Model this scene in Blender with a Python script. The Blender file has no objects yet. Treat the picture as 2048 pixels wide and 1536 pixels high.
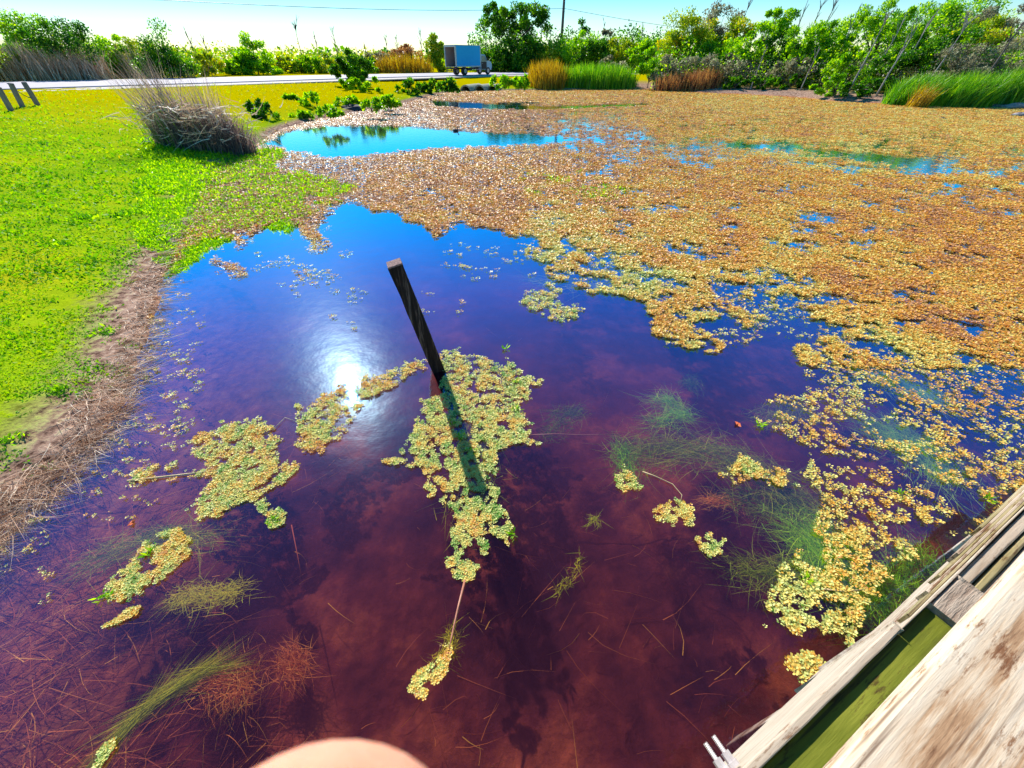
import bpy, math, random
import numpy as np
from mathutils import Vector
random.seed(7)
RS = np.random.RandomState(11)
S = bpy.context.scene
COL = S.collection
R = math.radians

# ------------------------------------------------------------------ camera, sky, sun
F = 799.0; CX = 1024.0; CY = 768.0; PITCH = R(39.1); H = 2.4
sP, cP = math.sin(PITCH), math.cos(PITCH)
cam = bpy.data.cameras.new('camera'); camo = bpy.data.objects.new('camera', cam); COL.objects.link(camo)
camo.location = (0, 0, H); camo.rotation_euler = (math.pi/2 - PITCH, 0, 0)
cam.sensor_width = 36.0; cam.lens = F/2048*36.0
cam.clip_start = 0.004; cam.clip_end = 5000
cam.dof.use_dof = True; cam.dof.focus_distance = 5.0; cam.dof.aperture_fstop = cam.lens/0.55
S.camera = camo
SUN_EL, SUN_AZ = R(36.5), R(-27.5)          # azimuth clockwise from +Y
w = bpy.data.worlds.new('World'); S.world = w; w.use_nodes = True
nt = w.node_tree; nt.nodes.clear()
sky = nt.nodes.new('ShaderNodeTexSky'); sky.sky_type = 'NISHITA'; sky.sun_disc = False
sky.sun_elevation = SUN_EL; sky.sun_rotation = SUN_AZ
sky.air_density = 1.0; sky.dust_density = 0.0; sky.ozone_density = 4.0
bg = nt.nodes.new('ShaderNodeBackground'); bg.inputs[1].default_value = 0.095
hs = nt.nodes.new('ShaderNodeHueSaturation'); hs.inputs['Saturation'].default_value = 1.7; hs.inputs['Hue'].default_value = 0.49
ow = nt.nodes.new('ShaderNodeOutputWorld')
nt.links.new(sky.outputs[0], hs.inputs['Color']); nt.links.new(hs.outputs[0], bg.inputs[0]); nt.links.new(bg.outputs[0], ow.inputs[0])
sl = bpy.data.lights.new('sun', 'SUN'); sl.energy = 4.6; sl.angle = R(0.5); sl.color = (1, .95, .86)
so = bpy.data.objects.new('sun', sl); COL.objects.link(so)
sd_ = Vector((math.sin(SUN_AZ)*math.cos(SUN_EL), math.cos(SUN_AZ)*math.cos(SUN_EL), math.sin(SUN_EL)))
so.rotation_euler = sd_.to_track_quat('Z', 'Y').to_euler(); so.location = (0, 0, 30)
S.view_settings.view_transform = 'Standard'; S.view_settings.look = 'None'
S.view_settings.exposure = 0.65; S.view_settings.gamma = 1
S.render.engine = 'CYCLES'
try:
    S.cycles.max_bounces = 7; S.cycles.transparent_max_bounces = 12
    S.cycles.transmission_bounces = 4; S.cycles.glossy_bounces = 3; S.cycles.diffuse_bounces = 3; S.cycles.volume_bounces = 0
except Exception: pass

# ------------------------------------------------------------------ pixel <-> world
def P(px, py, z=0.0):
    px = np.asarray(px, float); py = np.asarray(py, float)
    a = (px-CX)/F; b = -(py-CY)/F
    dx = a; dy = b*sP + cP; dz = b*cP - sP
    t = (z-H)/dz
    return np.stack([dx*t, dy*t, H+dz*t], -1)
def proj(p):
    p = np.asarray(p, float); q = p - np.array([0, 0, H])
    zc = q[..., 1]*cP - q[..., 2]*sP; u = q[..., 1]*sP + q[..., 2]*cP
    return CX + F*q[..., 0]/zc, CY - F*u/zc
def depth(p):
    p = np.asarray(p, float); return p[..., 1]*cP - (p[..., 2]-H)*sP
def px_at(p, npx):      # world size of npx pixels of the 1024 picture at a point
    return npx*depth(p)/(F/2)

# ------------------------------------------------------------------ noise
def _h(ix, iy, seed):
    n = (ix.astype(np.int64)*374761393 + iy.astype(np.int64)*668265263 + seed*1442695) & 0xffffffff
    n = ((n ^ (n >> 13))*1274126177) & 0xffffffff
    return ((n ^ (n >> 16)) & 0xffff)/65535.0
def vnoise(x, y, seed=0):
    ix = np.floor(x); iy = np.floor(y); fx = x-ix; fy = y-iy
    fx = fx*fx*(3-2*fx); fy = fy*fy*(3-2*fy)
    a = _h(ix, iy, seed); b = _h(ix+1, iy, seed); c = _h(ix, iy+1, seed); d = _h(ix+1, iy+1, seed)
    return (a*(1-fx)+b*fx)*(1-fy) + (c*(1-fx)+d*fx)*fy
def fbm(x, y, o=4, seed=0):
    s = 0; a = 1; t = 0
    for i in range(o):
        s = s + a*vnoise(x*2**i, y*2**i, seed+i*17); t += a; a *= .55
    return s/t
def inpoly(px, py, poly):
    px = np.asarray(px); py = np.asarray(py); r = np.zeros(px.shape, bool); n = len(poly)
    for i in range(n):
        x1, y1 = poly[i]; x2, y2 = poly[(i+1) % n]
        if y1 == y2: continue
        c = ((y1 > py) != (y2 > py)) & (px < (x2-x1)*(py-y1)/(y2-y1)+x1)
        r ^= c
    return r
def segdist(x, y, pts, closed=True):
    d = np.full(np.shape(x), 1e9); n = len(pts)
    for i in range(n if closed else n-1):
        ax, ay = pts[i]; bx, by = pts[(i+1) % n]
        vx, vy = bx-ax, by-ay; L = vx*vx+vy*vy+1e-12
        t = np.clip(((x-ax)*vx+(y-ay)*vy)/L, 0, 1)
        d = np.minimum(d, np.hypot(x-ax-t*vx, y-ay-t*vy))
    return d

# ------------------------------------------------------------------ tagging, mesh helpers
def tag(o, label=None, cat=None, group=None, kind=None):
    if label: o['label'] = label
    if cat: o['category'] = cat
    if group: o['group'] = group
    if kind: o['kind'] = kind
    return o
def empty(name, loc, label, cat, group=None, rz=0):
    o = bpy.data.objects.new(name, None); COL.objects.link(o); o.location = loc; o.rotation_euler = (0, 0, rz)
    o.empty_display_size = .2
    return tag(o, label, cat, group)
class MB:
    def __init__(s): s.v = []; s.f = []
    def add(s, vs, fs):
        b = len(s.v); s.v += [tuple(map(float, q)) for q in vs]; s.f += [tuple(b+i for i in f) for f in fs]
    def box(s, c, size, ax=None):
        c = Vector(c); h = Vector(size)/2
        X, Y, Z = ax if ax else (Vector((1, 0, 0)), Vector((0, 1, 0)), Vector((0, 0, 1)))
        vs = [c + X*(h.x*i) + Y*(h.y*j) + Z*(h.z*k) for i in (-1, 1) for j in (-1, 1) for k in (-1, 1)]
        s.add(vs, [(0, 1, 3, 2), (4, 6, 7, 5), (0, 4, 5, 1), (2, 3, 7, 6), (0, 2, 6, 4), (1, 5, 7, 3)])
    def tube(s, pts, rad, n=8, cap=True):
        pts = [Vector(p) for p in pts]; m = len(pts)
        if not hasattr(rad, '__len__'): rad = [rad]*m
        vs = []; ref = None
        for i, p in enumerate(pts):
            d = (pts[min(i+1, m-1)] - pts[max(i-1, 0)]).normalized()
            if ref is None: ref = Vector((1, 0, 0)) if abs(d.x) < .9 else Vector((0, 1, 0))
            u = d.cross(ref).normalized(); ref = u.cross(d).normalized()
            for k in range(n):
                a = 2*math.pi*k/n
                vs.append(p + u*(rad[i]*math.cos(a)) + ref*(rad[i]*math.sin(a)))
        fs = []
        for i in range(m-1):
            for k in range(n):
                fs.append((i*n+k, i*n+(k+1) % n, (i+1)*n+(k+1) % n, (i+1)*n+k))
        if cap: fs.append(tuple(range(n-1, -1, -1))); fs.append(tuple((m-1)*n+k for k in range(n)))
        s.add(vs, fs)
    def build(s, name, mat, parent=None, bevel=0, smooth=False):
        me = bpy.data.meshes.new(name); me.from_pydata(s.v, [], s.f); me.materials.append(mat)
        o = bpy.data.objects.new(name, me); COL.objects.link(o)
        if parent: o.parent = parent
        if smooth: me.polygons.foreach_set('use_smooth', [True]*len(me.polygons))
        if bevel:
            b = o.modifiers.new('bevel', 'BEVEL'); b.width = bevel; b.segments = 2; b.limit_method = 'ANGLE'
        me.update(); return o
def nmesh(name, V, Fq, mat, parent=None, v=None, smooth=False):
    """V (N,3) verts, Fq (M,k) faces, v (M) face attribute"""
    V = np.asarray(V, np.float32).reshape(-1, 3); Fq = np.asarray(Fq, np.int32); M, k = Fq.shape
    me = bpy.data.meshes.new(name); me.vertices.add(len(V)); me.vertices.foreach_set('co', V.ravel())
    me.loops.add(M*k); me.loops.foreach_set('vertex_index', Fq.ravel())
    me.polygons.add(M); me.polygons.foreach_set('loop_start', np.arange(0, M*k, k, dtype=np.int32))
    me.polygons.foreach_set('loop_total', np.full(M, k, np.int32))
    if v is not None:
        a = me.attributes.new('v', 'FLOAT', 'FACE'); a.data.foreach_set('value', np.asarray(v, np.float32))
    if smooth: me.polygons.foreach_set('use_smooth', np.ones(M, bool))
    me.materials.append(mat); me.update(calc_edges=True); me.validate()
    o = bpy.data.objects.new(name, me); COL.objects.link(o)
    if parent: o.parent = parent
    return o
def quads(name, Q, mat, parent=None, v=None):
    Q = np.asarray(Q); n = len(Q)
    return nmesh(name, Q.reshape(-1, 3), np.arange(n*4).reshape(n, 4), mat, parent, v)
def nrm(a): return a/np.maximum(np.linalg.norm(a, axis=-1, keepdims=True), 1e-9)
def leaf_quads(c, d, L, W, roll=None, rs=RS):
    """diamond leaves from base c along unit d; L length, W width"""
    n = len(c); r = nrm(rs.normal(size=(n, 3))); s = nrm(np.cross(d, r))
    if roll is not None: s = nrm(np.cross(d, roll))
    L = np.broadcast_to(np.asarray(L, float).reshape(-1, 1), (n, 1)); W = np.broadcast_to(np.asarray(W, float).reshape(-1, 1), (n, 1))
    m = c + d*L*.5
    return np.stack([c, m+s*W*.5, c+d*L, m-s*W*.5], 1)
def rand_dirs(n, zmin=-1, zmax=1, rs=RS):
    z = rs.uniform(zmin, zmax, n); a = rs.uniform(0, 2*math.pi, n); r = np.sqrt(np.maximum(0, 1-z*z))
    return np.stack([r*np.cos(a), r*np.sin(a), z], -1)
def ribbons(base, d0, bend, L, W, seg=4, rs=RS, taper=True):
    """curved blades: base (n,3), start dir d0, bend vector (n,3) added quadratically; returns quads (n*seg,4,3)"""
    n = len(base); L = np.asarray(L).reshape(-1, 1); W = np.asarray(W).reshape(-1, 1)
    side = nrm(np.cross(d0+bend*.3, nrm(rs.normal(size=(n, 3)))))
    P_ = []
    for i in range(seg+1):
        t = i/seg; P_.append(base + d0*L*t + bend*L*t*t)
    out = []
    for i in range(seg):
        w0 = W*(1-(i/seg)**1.5*.92) if taper else W; w1 = W*(1-((i+1)/seg)**1.5*.92) if taper else W
        out.append(np.stack([P_[i]-side*w0/2, P_[i]+side*w0/2, P_[i+1]+side*w1/2, P_[i+1]-side*w1/2], 1))
    return np.stack(out, 1).reshape(-1, 4, 3)

# ------------------------------------------------------------------ materials
def newmat(name):
    m = bpy.data.materials.new(name); m.use_nodes = True; t = m.node_tree; t.nodes.clear()
    o = t.nodes.new('ShaderNodeOutputMaterial'); return m, t, o
def ramp(t, stops):
    r = t.nodes.new('ShaderNodeValToRGB'); e = r.color_ramp.elements
    while len(e) < len(stops): e.new(.5)
    for i, (p, c) in enumerate(stops): e[i].position = p; e[i].color = (*c, 1)
    return r
def noise(t, scale, detail=4, rough=.6, coord='Object', vec=None, stretch=None):
    tc = t.nodes.new('ShaderNodeTexCoord'); n = t.nodes.new('ShaderNodeTexNoise')
    n.inputs['Scale'].default_value = scale; n.inputs['Detail'].default_value = detail; n.inputs['Roughness'].default_value = rough
    src = tc.outputs[coord]
    if stretch:
        mp = t.nodes.new('ShaderNodeMapping'); mp.inputs['Scale'].default_value = stretch
        if len(stretch) == 4: pass
        t.links.new(src, mp.inputs[0]); src = mp.outputs[0]
    t.links.new(src, n.inputs['Vector']); return n
def leafmat(name, stops, transl=.45, rough=.45, spec=.4, transl_col=1.25):
    m, t, o = newmat(name)
    a = t.nodes.new('ShaderNodeAttribute'); a.attribute_name = 'v'
    r = ramp(t, stops); t.links.new(a.outputs['Fac'], r.inputs[0])
    p = t.nodes.new('ShaderNodeBsdfPrincipled'); p.inputs['Roughness'].default_value = rough
    p.inputs['Specular IOR Level'].default_value = spec
    t.links.new(r.outputs[0], p.inputs['Base Color'])
    tr = t.nodes.new('ShaderNodeBsdfTranslucent')
    g = t.nodes.new('ShaderNodeHueSaturation'); g.inputs['Value'].default_value = transl_col; g.inputs['Saturation'].default_value = 1.1
    t.links.new(r.outputs[0], g.inputs['Color']); t.links.new(g.outputs[0], tr.inputs[0])
    mx = t.nodes.new('ShaderNodeMixShader'); mx.inputs[0].default_value = transl
    t.links.new(p.outputs[0], mx.inputs[1]); t.links.new(tr.outputs[0], mx.inputs[2]); t.links.new(mx.outputs[0], o.inputs[0])
    return m
def simple(name, col, rough=.6, metal=0, col2=None, nscale=8, bump=0, stretch=None, spec=.5, detail=5, stops=None):
    m, t, o = newmat(name)
    p = t.nodes.new('ShaderNodeBsdfPrincipled'); p.inputs['Roughness'].default_value = rough; p.inputs['Metallic'].default_value = metal
    p.inputs['Specular IOR Level'].default_value = spec
    if col2 is None and not stops: col2 = tuple(c*.75 for c in col)
    n = noise(t, nscale, detail, .65, stretch=stretch)
    r = ramp(t, stops or [(.3, col2), (.7, col)]); t.links.new(n.outputs[0], r.inputs[0]); t.links.new(r.outputs[0], p.inputs['Base Color'])
    if bump:
        b = t.nodes.new('ShaderNodeBump'); b.inputs['Strength'].default_value = bump; b.inputs['Distance'].default_value = .01
        t.links.new(n.outputs[0], b.inputs['Height']); t.links.new(b.outputs[0], p.inputs['Normal'])
    t.links.new(p.outputs[0], o.inputs[0]); return m

M = {}
# leaves: v 0 green, .3 yellow-green, .5 yellow, .7 orange, 1 red-brown
M['float'] = leafmat('floating_leaf', [(0, (.10, .36, .02)), (.2, (.62, .70, .24)), (.42, (.92, .82, .24)), (.66, (.88, .42, .04)), (.84, (.74, .40, .20)), (1, (.30, .12, .09))], .25, .45, .32, 1.1)
M['grass'] = leafmat('grass_blade', [(0, (.05, .19, .005)), (.3, (.22, .52, .008)), (.6, (.46, .64, .006)), (1, (.66, .50, .005))], .45, .6, .22, 1.2)
M['straw'] = leafmat('straw', [(0, (.20, .08, .04)), (.4, (.70, .42, .26)), (1, (.92, .78, .62))], .25, .55, .4, 1.1)
M['litter'] = leafmat('litter', [(0, (.40, .09, .05)), (.6, (.80, .24, .06)), (1, (.95, .50, .08))], .2, .7, .1, 1)
M['weed'] = leafmat('algae', [(0, (.08, .12, .03)), (.5, (.34, .42, .03)), (.8, (.62, .60, .04)), (1, (.85, .65, .04))], .3, .7, .1, 1.1)
M['weed_green'] = leafmat('algae_green', [(0, (.06, .24, .01)), (.5, (.34, .70, .02)), (1, (.75, .95, .05))], .3, .7, .1, 1.1)
M['leaf_bright'] = leafmat('leaf_bright', [(0, (.03, .13, .005)), (.45, (.14, .38, .008)), (1, (.56, .74, .02))], .55, .4, .4, 1.6)
M['leaf_dark'] = leafmat('leaf_dark', [(0, (.008, .05, .004)), (.5, (.04, .18, .008)), (1, (.28, .52, .02))], .5, .4, .4, 1.5)
M['leaf_yellow'] = leafmat('leaf_yellow', [(0, (.12, .26, .01)), (.5, (.36, .50, .02)), (.85, (.62, .62, .03)), (1, (.8, .45, .02))], .5, .4, .5, 1.3)
M['leaf_grey'] = leafmat('leaf_grey', [(0, (.13, .10, .06)), (.5, (.30, .28, .16)), (1, (.58, .58, .34))], .35, .5, .4, 1.2)
M['leaf_rust'] = leafmat('leaf_rust', [(0, (.12, .05, .03)), (.5, (.38, .16, .07)), (1, (.66, .38, .12))], .4, .5, .4, 1.3)
M['reed_dry'] = leafmat('reed_dry', [(0, (.05, .035, .05)), (.4, (.20, .14, .14)), (.8, (.48, .34, .27)), (1, (.85, .66, .48))], .35, .5, .4, 1.2)
M['reed_green'] = leafmat('reed_green', [(0, (.03, .14, .01)), (.5, (.14, .40, .02)), (1, (.42, .66, .03))], .45, .4, .4, 1.4)
M['reed_gold'] = leafmat('reed_gold', [(0, (.16, .08, .01)), (.5, (.48, .28, .02)), (1, (.72, .52, .04))], .4, .5, .4, 1.3)
M['bark'] = simple('bark', (.20, .16, .14), .85, 0, (.07, .05, .05), 6, .6, (1, 1, .2))
M['bark_pale'] = simple('bark_pale', (.46, .42, .40), .8, 0, (.2, .17, .17), 6, .6, (1, 1, .2))
M['bark_dark'] = simple('bark_dark', (.09, .06, .07), .85, 0, (.03, .02, .025), 6, .6, (1, 1, .2))
# ground: by noise and by the distance to the shore
def ground_mat():
    m, t, o = newmat('ground')
    p = t.nodes.new('ShaderNodeBsdfPrincipled'); p.inputs['Roughness'].default_value = .85; p.inputs['Specular IOR Level'].default_value = 0.0
    a = t.nodes.new('ShaderNodeAttribute'); a.attribute_name = 'sd'
    n1 = noise(t, .35, 5, .6); n2 = noise(t, 9, 6, .7); n3 = noise(t, 60, 4, .7)
    g = ramp(t, [(.3, (.16, .32, .01)), (.5, (.32, .48, .01)), (.72, (.50, .50, .01))]); t.links.new(n1.outputs[0], g.inputs[0])
    far = t.nodes.new('ShaderNodeAttribute'); far.attribute_name = 'far'
    gf = t.nodes.new('ShaderNodeMixRGB'); gf.inputs[2].default_value = (.54, .44, .0, 1)
    t.links.new(far.outputs['Fac'], gf.inputs[0]); t.links.new(g.outputs[0], gf.inputs[1])
    gd = t.nodes.new('ShaderNodeMixRGB'); gd.blend_type = 'MULTIPLY'; gd.inputs[0].default_value = .6
    r3 = ramp(t, [(.3, (.35, .4, .3)), (.6, (1, 1, 1))]); t.links.new(n3.outputs[0], r3.inputs[0])
    t.links.new(gf.outputs[0], gd.inputs[1]); t.links.new(r3.outputs[0], gd.inputs[2])
    dirt = ramp(t, [(.36, (.07, .035, .025)), (.5, (.36, .22, .16)), (.68, (.72, .52, .40))]); t.links.new(n2.outputs[0], dirt.inputs[0])
    # sd + noise -> grass or dirt
    ad = t.nodes.new('ShaderNodeMath'); ad.operation = 'MULTIPLY_ADD'; ad.inputs[1].default_value = 1.2; 
    t.links.new(n2.outputs[0], ad.inputs[0]); t.links.new(a.outputs['Fac'], ad.inputs[2])
    rg = ramp(t, [(.55, (0, 0, 0)), (.8, (1, 1, 1))])
    sc = t.nodes.new('ShaderNodeMath'); sc.operation = 'MULTIPLY'; sc.inputs[1].default_value = .60
    t.links.new(ad.outputs[0], sc.inputs[0]); t.links.new(sc.outputs[0], rg.inputs[0])
    m1 = t.nodes.new('ShaderNodeMixRGB'); t.links.new(rg.outputs[0], m1.inputs[0]); t.links.new(dirt.outputs[0], m1.inputs[1]); t.links.new(gd.outputs[0], m1.inputs[2])
    # the bed: wine red mud, deep-water dimming painted as navy, rusty litter in shallows
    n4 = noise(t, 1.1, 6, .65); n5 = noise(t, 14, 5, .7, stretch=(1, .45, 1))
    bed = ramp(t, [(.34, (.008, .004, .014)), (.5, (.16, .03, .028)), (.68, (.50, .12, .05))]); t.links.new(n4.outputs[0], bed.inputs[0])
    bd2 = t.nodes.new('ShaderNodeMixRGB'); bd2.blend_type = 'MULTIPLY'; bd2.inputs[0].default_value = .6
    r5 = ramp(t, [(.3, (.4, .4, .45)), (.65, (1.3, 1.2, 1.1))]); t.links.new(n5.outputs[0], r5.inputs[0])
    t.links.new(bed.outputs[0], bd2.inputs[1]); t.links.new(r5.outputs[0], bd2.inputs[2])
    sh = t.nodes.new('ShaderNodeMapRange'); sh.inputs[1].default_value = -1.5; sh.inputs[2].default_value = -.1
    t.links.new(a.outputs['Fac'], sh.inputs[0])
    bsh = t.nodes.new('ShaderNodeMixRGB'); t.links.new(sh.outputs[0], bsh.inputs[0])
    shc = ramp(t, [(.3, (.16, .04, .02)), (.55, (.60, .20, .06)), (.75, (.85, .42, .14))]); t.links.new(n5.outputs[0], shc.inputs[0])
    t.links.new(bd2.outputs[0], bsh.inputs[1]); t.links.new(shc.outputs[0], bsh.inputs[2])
    st = t.nodes.new('ShaderNodeMapRange'); st.inputs[1].default_value = -.12; st.inputs[2].default_value = .05
    t.links.new(a.outputs['Fac'], st.inputs[0])
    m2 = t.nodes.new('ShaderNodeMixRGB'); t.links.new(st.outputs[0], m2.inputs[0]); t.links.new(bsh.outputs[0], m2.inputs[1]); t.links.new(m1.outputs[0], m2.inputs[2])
    t.links.new(m2.outputs[0], p.inputs['Base Color'])
    b = t.nodes.new('ShaderNodeBump'); b.inputs['Strength'].default_value = .7; b.inputs['Distance'].default_value = .03
    t.links.new(n2.outputs[0], b.inputs['Height']); t.links.new(b.outputs[0], p.inputs['Normal'])
    t.links.new(p.outputs[0], o.inputs[0]); return m
def water_mat():
    m, t, o = newmat('water')
    n = noise(t, 5, 3, .5); n2 = noise(t, 38, 2, .5, stretch=(1, 1.6, 1))
    ad = t.nodes.new('ShaderNodeMath'); ad.operation = 'MULTIPLY_ADD'; ad.inputs[1].default_value = .12
    t.links.new(n2.outputs[0], ad.inputs[0]); t.links.new(n.outputs[0], ad.inputs[2])
    b = t.nodes.new('ShaderNodeBump'); b.inputs['Strength'].default_value = .05; b.inputs['Distance'].default_value = .05
    t.links.new(ad.outputs[0], b.inputs['Height'])
    lw = t.nodes.new('ShaderNodeLayerWeight'); lw.inputs[0].default_value = .5; t.links.new(b.outputs[0], lw.inputs['Normal'])
    pw_ = t.nodes.new('ShaderNodeMath'); pw_.operation = 'POWER'; pw_.inputs[1].default_value = 2.2; t.links.new(lw.outputs['Facing'], pw_.inputs[0])
    g = t.nodes.new('ShaderNodeBsdfGlossy'); g.inputs['Roughness'].default_value = .02; g.inputs['Color'].default_value = (.22, .68, 1, 1)
    t.links.new(b.outputs[0], g.inputs['Normal'])
    lw0 = t.nodes.new('ShaderNodeLayerWeight'); lw0.inputs[0].default_value = .5
    tn = ramp(t, [(.55, (.10, .48, 1)), (.90, (.78, .95, 1))]); t.links.new(lw0.outputs['Facing'], tn.inputs[0]); t.links.new(tn.outputs[0], g.inputs['Color'])
    g2 = t.nodes.new('ShaderNodeBsdfGlossy'); g2.inputs['Roughness'].default_value = .22; g2.inputs['Color'].default_value = (.5, .8, 1, 1)
    t.links.new(b.outputs[0], g2.inputs['Normal'])
    gm = t.nodes.new('ShaderNodeMixShader'); gm.inputs[0].default_value = .02
    t.links.new(g.outputs[0], gm.inputs[1]); t.links.new(g2.outputs[0], gm.inputs[2])
    tr = t.nodes.new('ShaderNodeBsdfTransparent'); tr.inputs[0].default_value = (.97, .93, .95, 1)
    k = t.nodes.new('ShaderNodeMath'); k.operation = 'MULTIPLY_ADD'; k.inputs[1].default_value = 2.0; k.inputs[2].default_value = .02; k.use_clamp = True
    t.links.new(pw_.outputs[0], k.inputs[0])
    mx = t.nodes.new('ShaderNodeMixShader'); t.links.new(k.outputs[0], mx.inputs[0]); t.links.new(tr.outputs[0], mx.inputs[1]); t.links.new(gm.outputs[0], mx.inputs[2])
    vol = t.nodes.new('ShaderNodeVolumePrincipled'); vol.inputs['Density'].default_value = .60
    vol.inputs['Color'].default_value = (.52, .14, .24, 1); vol.inputs['Anisotropy'].default_value = .2
    t.links.new(vol.outputs[0], o.inputs['Volume'])
    t.links.new(mx.outputs[0], o.inputs[0]); return m
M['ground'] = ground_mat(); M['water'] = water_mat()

# ------------------------------------------------------------------ ground, water, road
shore_px = [(0, 1062), (60, 1015), (120, 960), (190, 890), (230, 830), (268, 760), (296, 680), (312, 600), (340, 530), (380, 450), (400, 400),
            (425, 345), (500, 300), (560, 262), (620, 243), (700, 226), (800, 210), (862, 192), (915, 182), (1000, 182), (1120, 180), (1270, 179),
            (1330, 180), (1400, 186), (1500, 190), (1600, 196), (1660, 203), (1780, 209), (1900, 213), (2048, 217), (2200, 222)]
spw = P([a for a, b in shore_px], [b for a, b in shore_px])
POND = [(float(a), float(b)) for a, b, c in spw]
POND = [(-3.6, -1.5), (-3.3, .2)] + POND + [(60, 20), (60, -10), (6, -14), (-4, -9)]
def sdist(x, y):
    d = segdist(x, y, POND); return np.where(inpoly(x, y, POND), -d, d)
def hgt(x, y, sd=None):
    x = np.asarray(x, float); y = np.asarray(y, float)
    if sd is None: sd = sdist(x, y)
    sdn = sd + (fbm(x*1.7, y*1.7, 3, 5)-.5)*.22
    land = .80*(1-np.exp(-np.maximum(sdn, 0)/5.5)) + .05*np.minimum(1, np.maximum(sdn, 0)/.15)
    land = np.where(np.maximum(sdn, 0) > 0, land + (fbm(x*3, y*3, 3, 9)-.5)*.05*np.minimum(1, np.maximum(sdn, 0)), 0)
    bed = -.03 - .55*(1-np.exp(np.minimum(sdn, 0)/1.3)) + (fbm(x*2.5, y*2.5, 4, 3)-.5)*.08*np.minimum(1, -np.minimum(sdn, 0))
    return np.where(sdn > 0, land, bed)
def gz(x, y): return float(hgt(np.array([x]), np.array([y]))[0])
rr = np.concatenate([[0], np.geomspace(.25, 90, 330), np.geomspace(95, 1500, 24)])
aa = np.concatenate([np.linspace(-72, 72, 430), np.linspace(76, 284, 53)])*math.pi/180
na = len(aa); RRg, AAg = np.meshgrid(rr, aa, indexing='ij')
gx = RRg*np.sin(AAg); gy = RRg*np.cos(AAg); gsd = sdist(gx, gy); gh = hgt(gx, gy, gsd)
idx = np.arange(len(rr)*na).reshape(len(rr), na); nx = np.roll(idx, -1, axis=1)
fq = np.stack([idx[:-1], idx[1:], nx[1:], nx[:-1]], -1).reshape(-1, 4)
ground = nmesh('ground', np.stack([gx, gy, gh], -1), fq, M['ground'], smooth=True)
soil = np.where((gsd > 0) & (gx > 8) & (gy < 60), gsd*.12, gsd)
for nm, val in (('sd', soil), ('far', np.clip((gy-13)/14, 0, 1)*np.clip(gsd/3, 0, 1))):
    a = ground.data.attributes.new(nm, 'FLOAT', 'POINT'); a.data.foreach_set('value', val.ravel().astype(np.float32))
tag(ground, kind='structure')
mb = MB(); mb.add([(x, y, z) for z in (-1.2, 0) for x, y in ((-60, -15), (62, -15), (62, 62), (-60, 62))], [(3, 2, 1, 0), (4, 5, 6, 7), (0, 1, 5, 4), (1, 2, 6, 5), (2, 3, 7, 6), (3, 0, 4, 7)])
tag(mb.build('water', M['water']), kind='structure')

def strip(name, near, far, z, mat, thick=.06):
    n = len(near); vs = []; fs = []
    for (a, b), (c, d) in zip(near, far): vs += [(a, b, z-thick), (a, b, z), (c, d, z), (c, d, z-thick)]
    for i in range(n-1):
        for k in range(3): fs.append((4*i+k, 4*i+4+k, 4*i+5+k, 4*i+1+k))
    m_ = MB(); m_.add(vs, fs); return tag(m_.build(name, mat), kind='structure')
M['asphalt'] = simple('asphalt', (.50, .46, .52), .8, 0, (.36, .32, .38), 3, .2)
M['gravel'] = simple('gravel', (.72, .64, .58), .9, 0, (.42, .35, .30), 4, .4)
nearr = [(-75, -12), (-54, 8), (-35.5, 30.5), (-25.5, 41.5), (-17, 51.5), (-6, 62.5), (12, 70.5), (60, 84), (200, 110)]
farr = [(-88, -4), (-66, 18), (-46, 41), (-35, 52), (-24, 62), (-9, 73), (9, 79), (58, 92), (200, 118)]
strip('gravel_shoulder', [(a+3.0, b-2.2) for a, b in nearr], [(a-1.5, b+1.5) for a, b in farr], .835, M['gravel'], .08)
strip('road', nearr, farr, .90, M['asphalt'], .062)

# ------------------------------------------------------------------ floating plants
OPEN = [[(-60, 1700), (-60, 1040), (0, 1050), (120, 950), (190, 880), (240, 800), (280, 700), (310, 580), (350, 520), (400, 490), (440, 470), (480, 500), (500, 470), (560, 438), (600, 450), (625, 490),
         (655, 430), (700, 405), (745, 420), (790, 425), (830, 445), (880, 472), (925, 450), (965, 455), (1010, 470), (1060, 480), (1050, 510), (1090, 545),
         (1120, 565), (1240, 590), (1295, 605), (1312, 640), (1296, 680), (1360, 690), (1420, 705), (1490, 690), (1560, 675), (1600, 720), (1612, 770),
         (1560, 800), (1540, 822), (1480, 830), (1560, 870), (1630, 900), (1600, 950), (1640, 1000), (1610, 1060), (1560, 1130), (1530, 1250), (1560, 1310), (1600, 1380), (1640, 1440), (1660, 1700)],
        [(520, 290), (565, 266), (640, 252), (760, 250), (860, 257), (960, 264), (1060, 266), (1180, 282), (1080, 291), (960, 294), (860, 298), (780, 308), (690, 318), (600, 306)],
        [(1430, 281), (1500, 286), (1580, 291), (1700, 302), (1850, 316), (1900, 328), (1840, 338), (1760, 328), (1700, 316), (1560, 299), (1450, 291)],
        [(862, 200), (960, 206), (1090, 212), (1200, 210), (1300, 207), (1310, 210), (1200, 215), (1090, 220), (960, 219), (866, 212)]]
def polyjit(px, py, poly, wx, wy, amp=22, fr=3.0):
    sc = np.clip((py-118)/500, .03, 1)
    jx = (fbm(wx*fr, wy*fr, 3, 31)-.5)*2*amp*np.sqrt(sc)*1.2; jy = (fbm(wx*fr, wy*fr, 3, 57)-.5)*2*amp*sc*np.clip((py-150)/170, .12, 1)
    return inpoly(px+jx, py+jy, poly)
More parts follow.
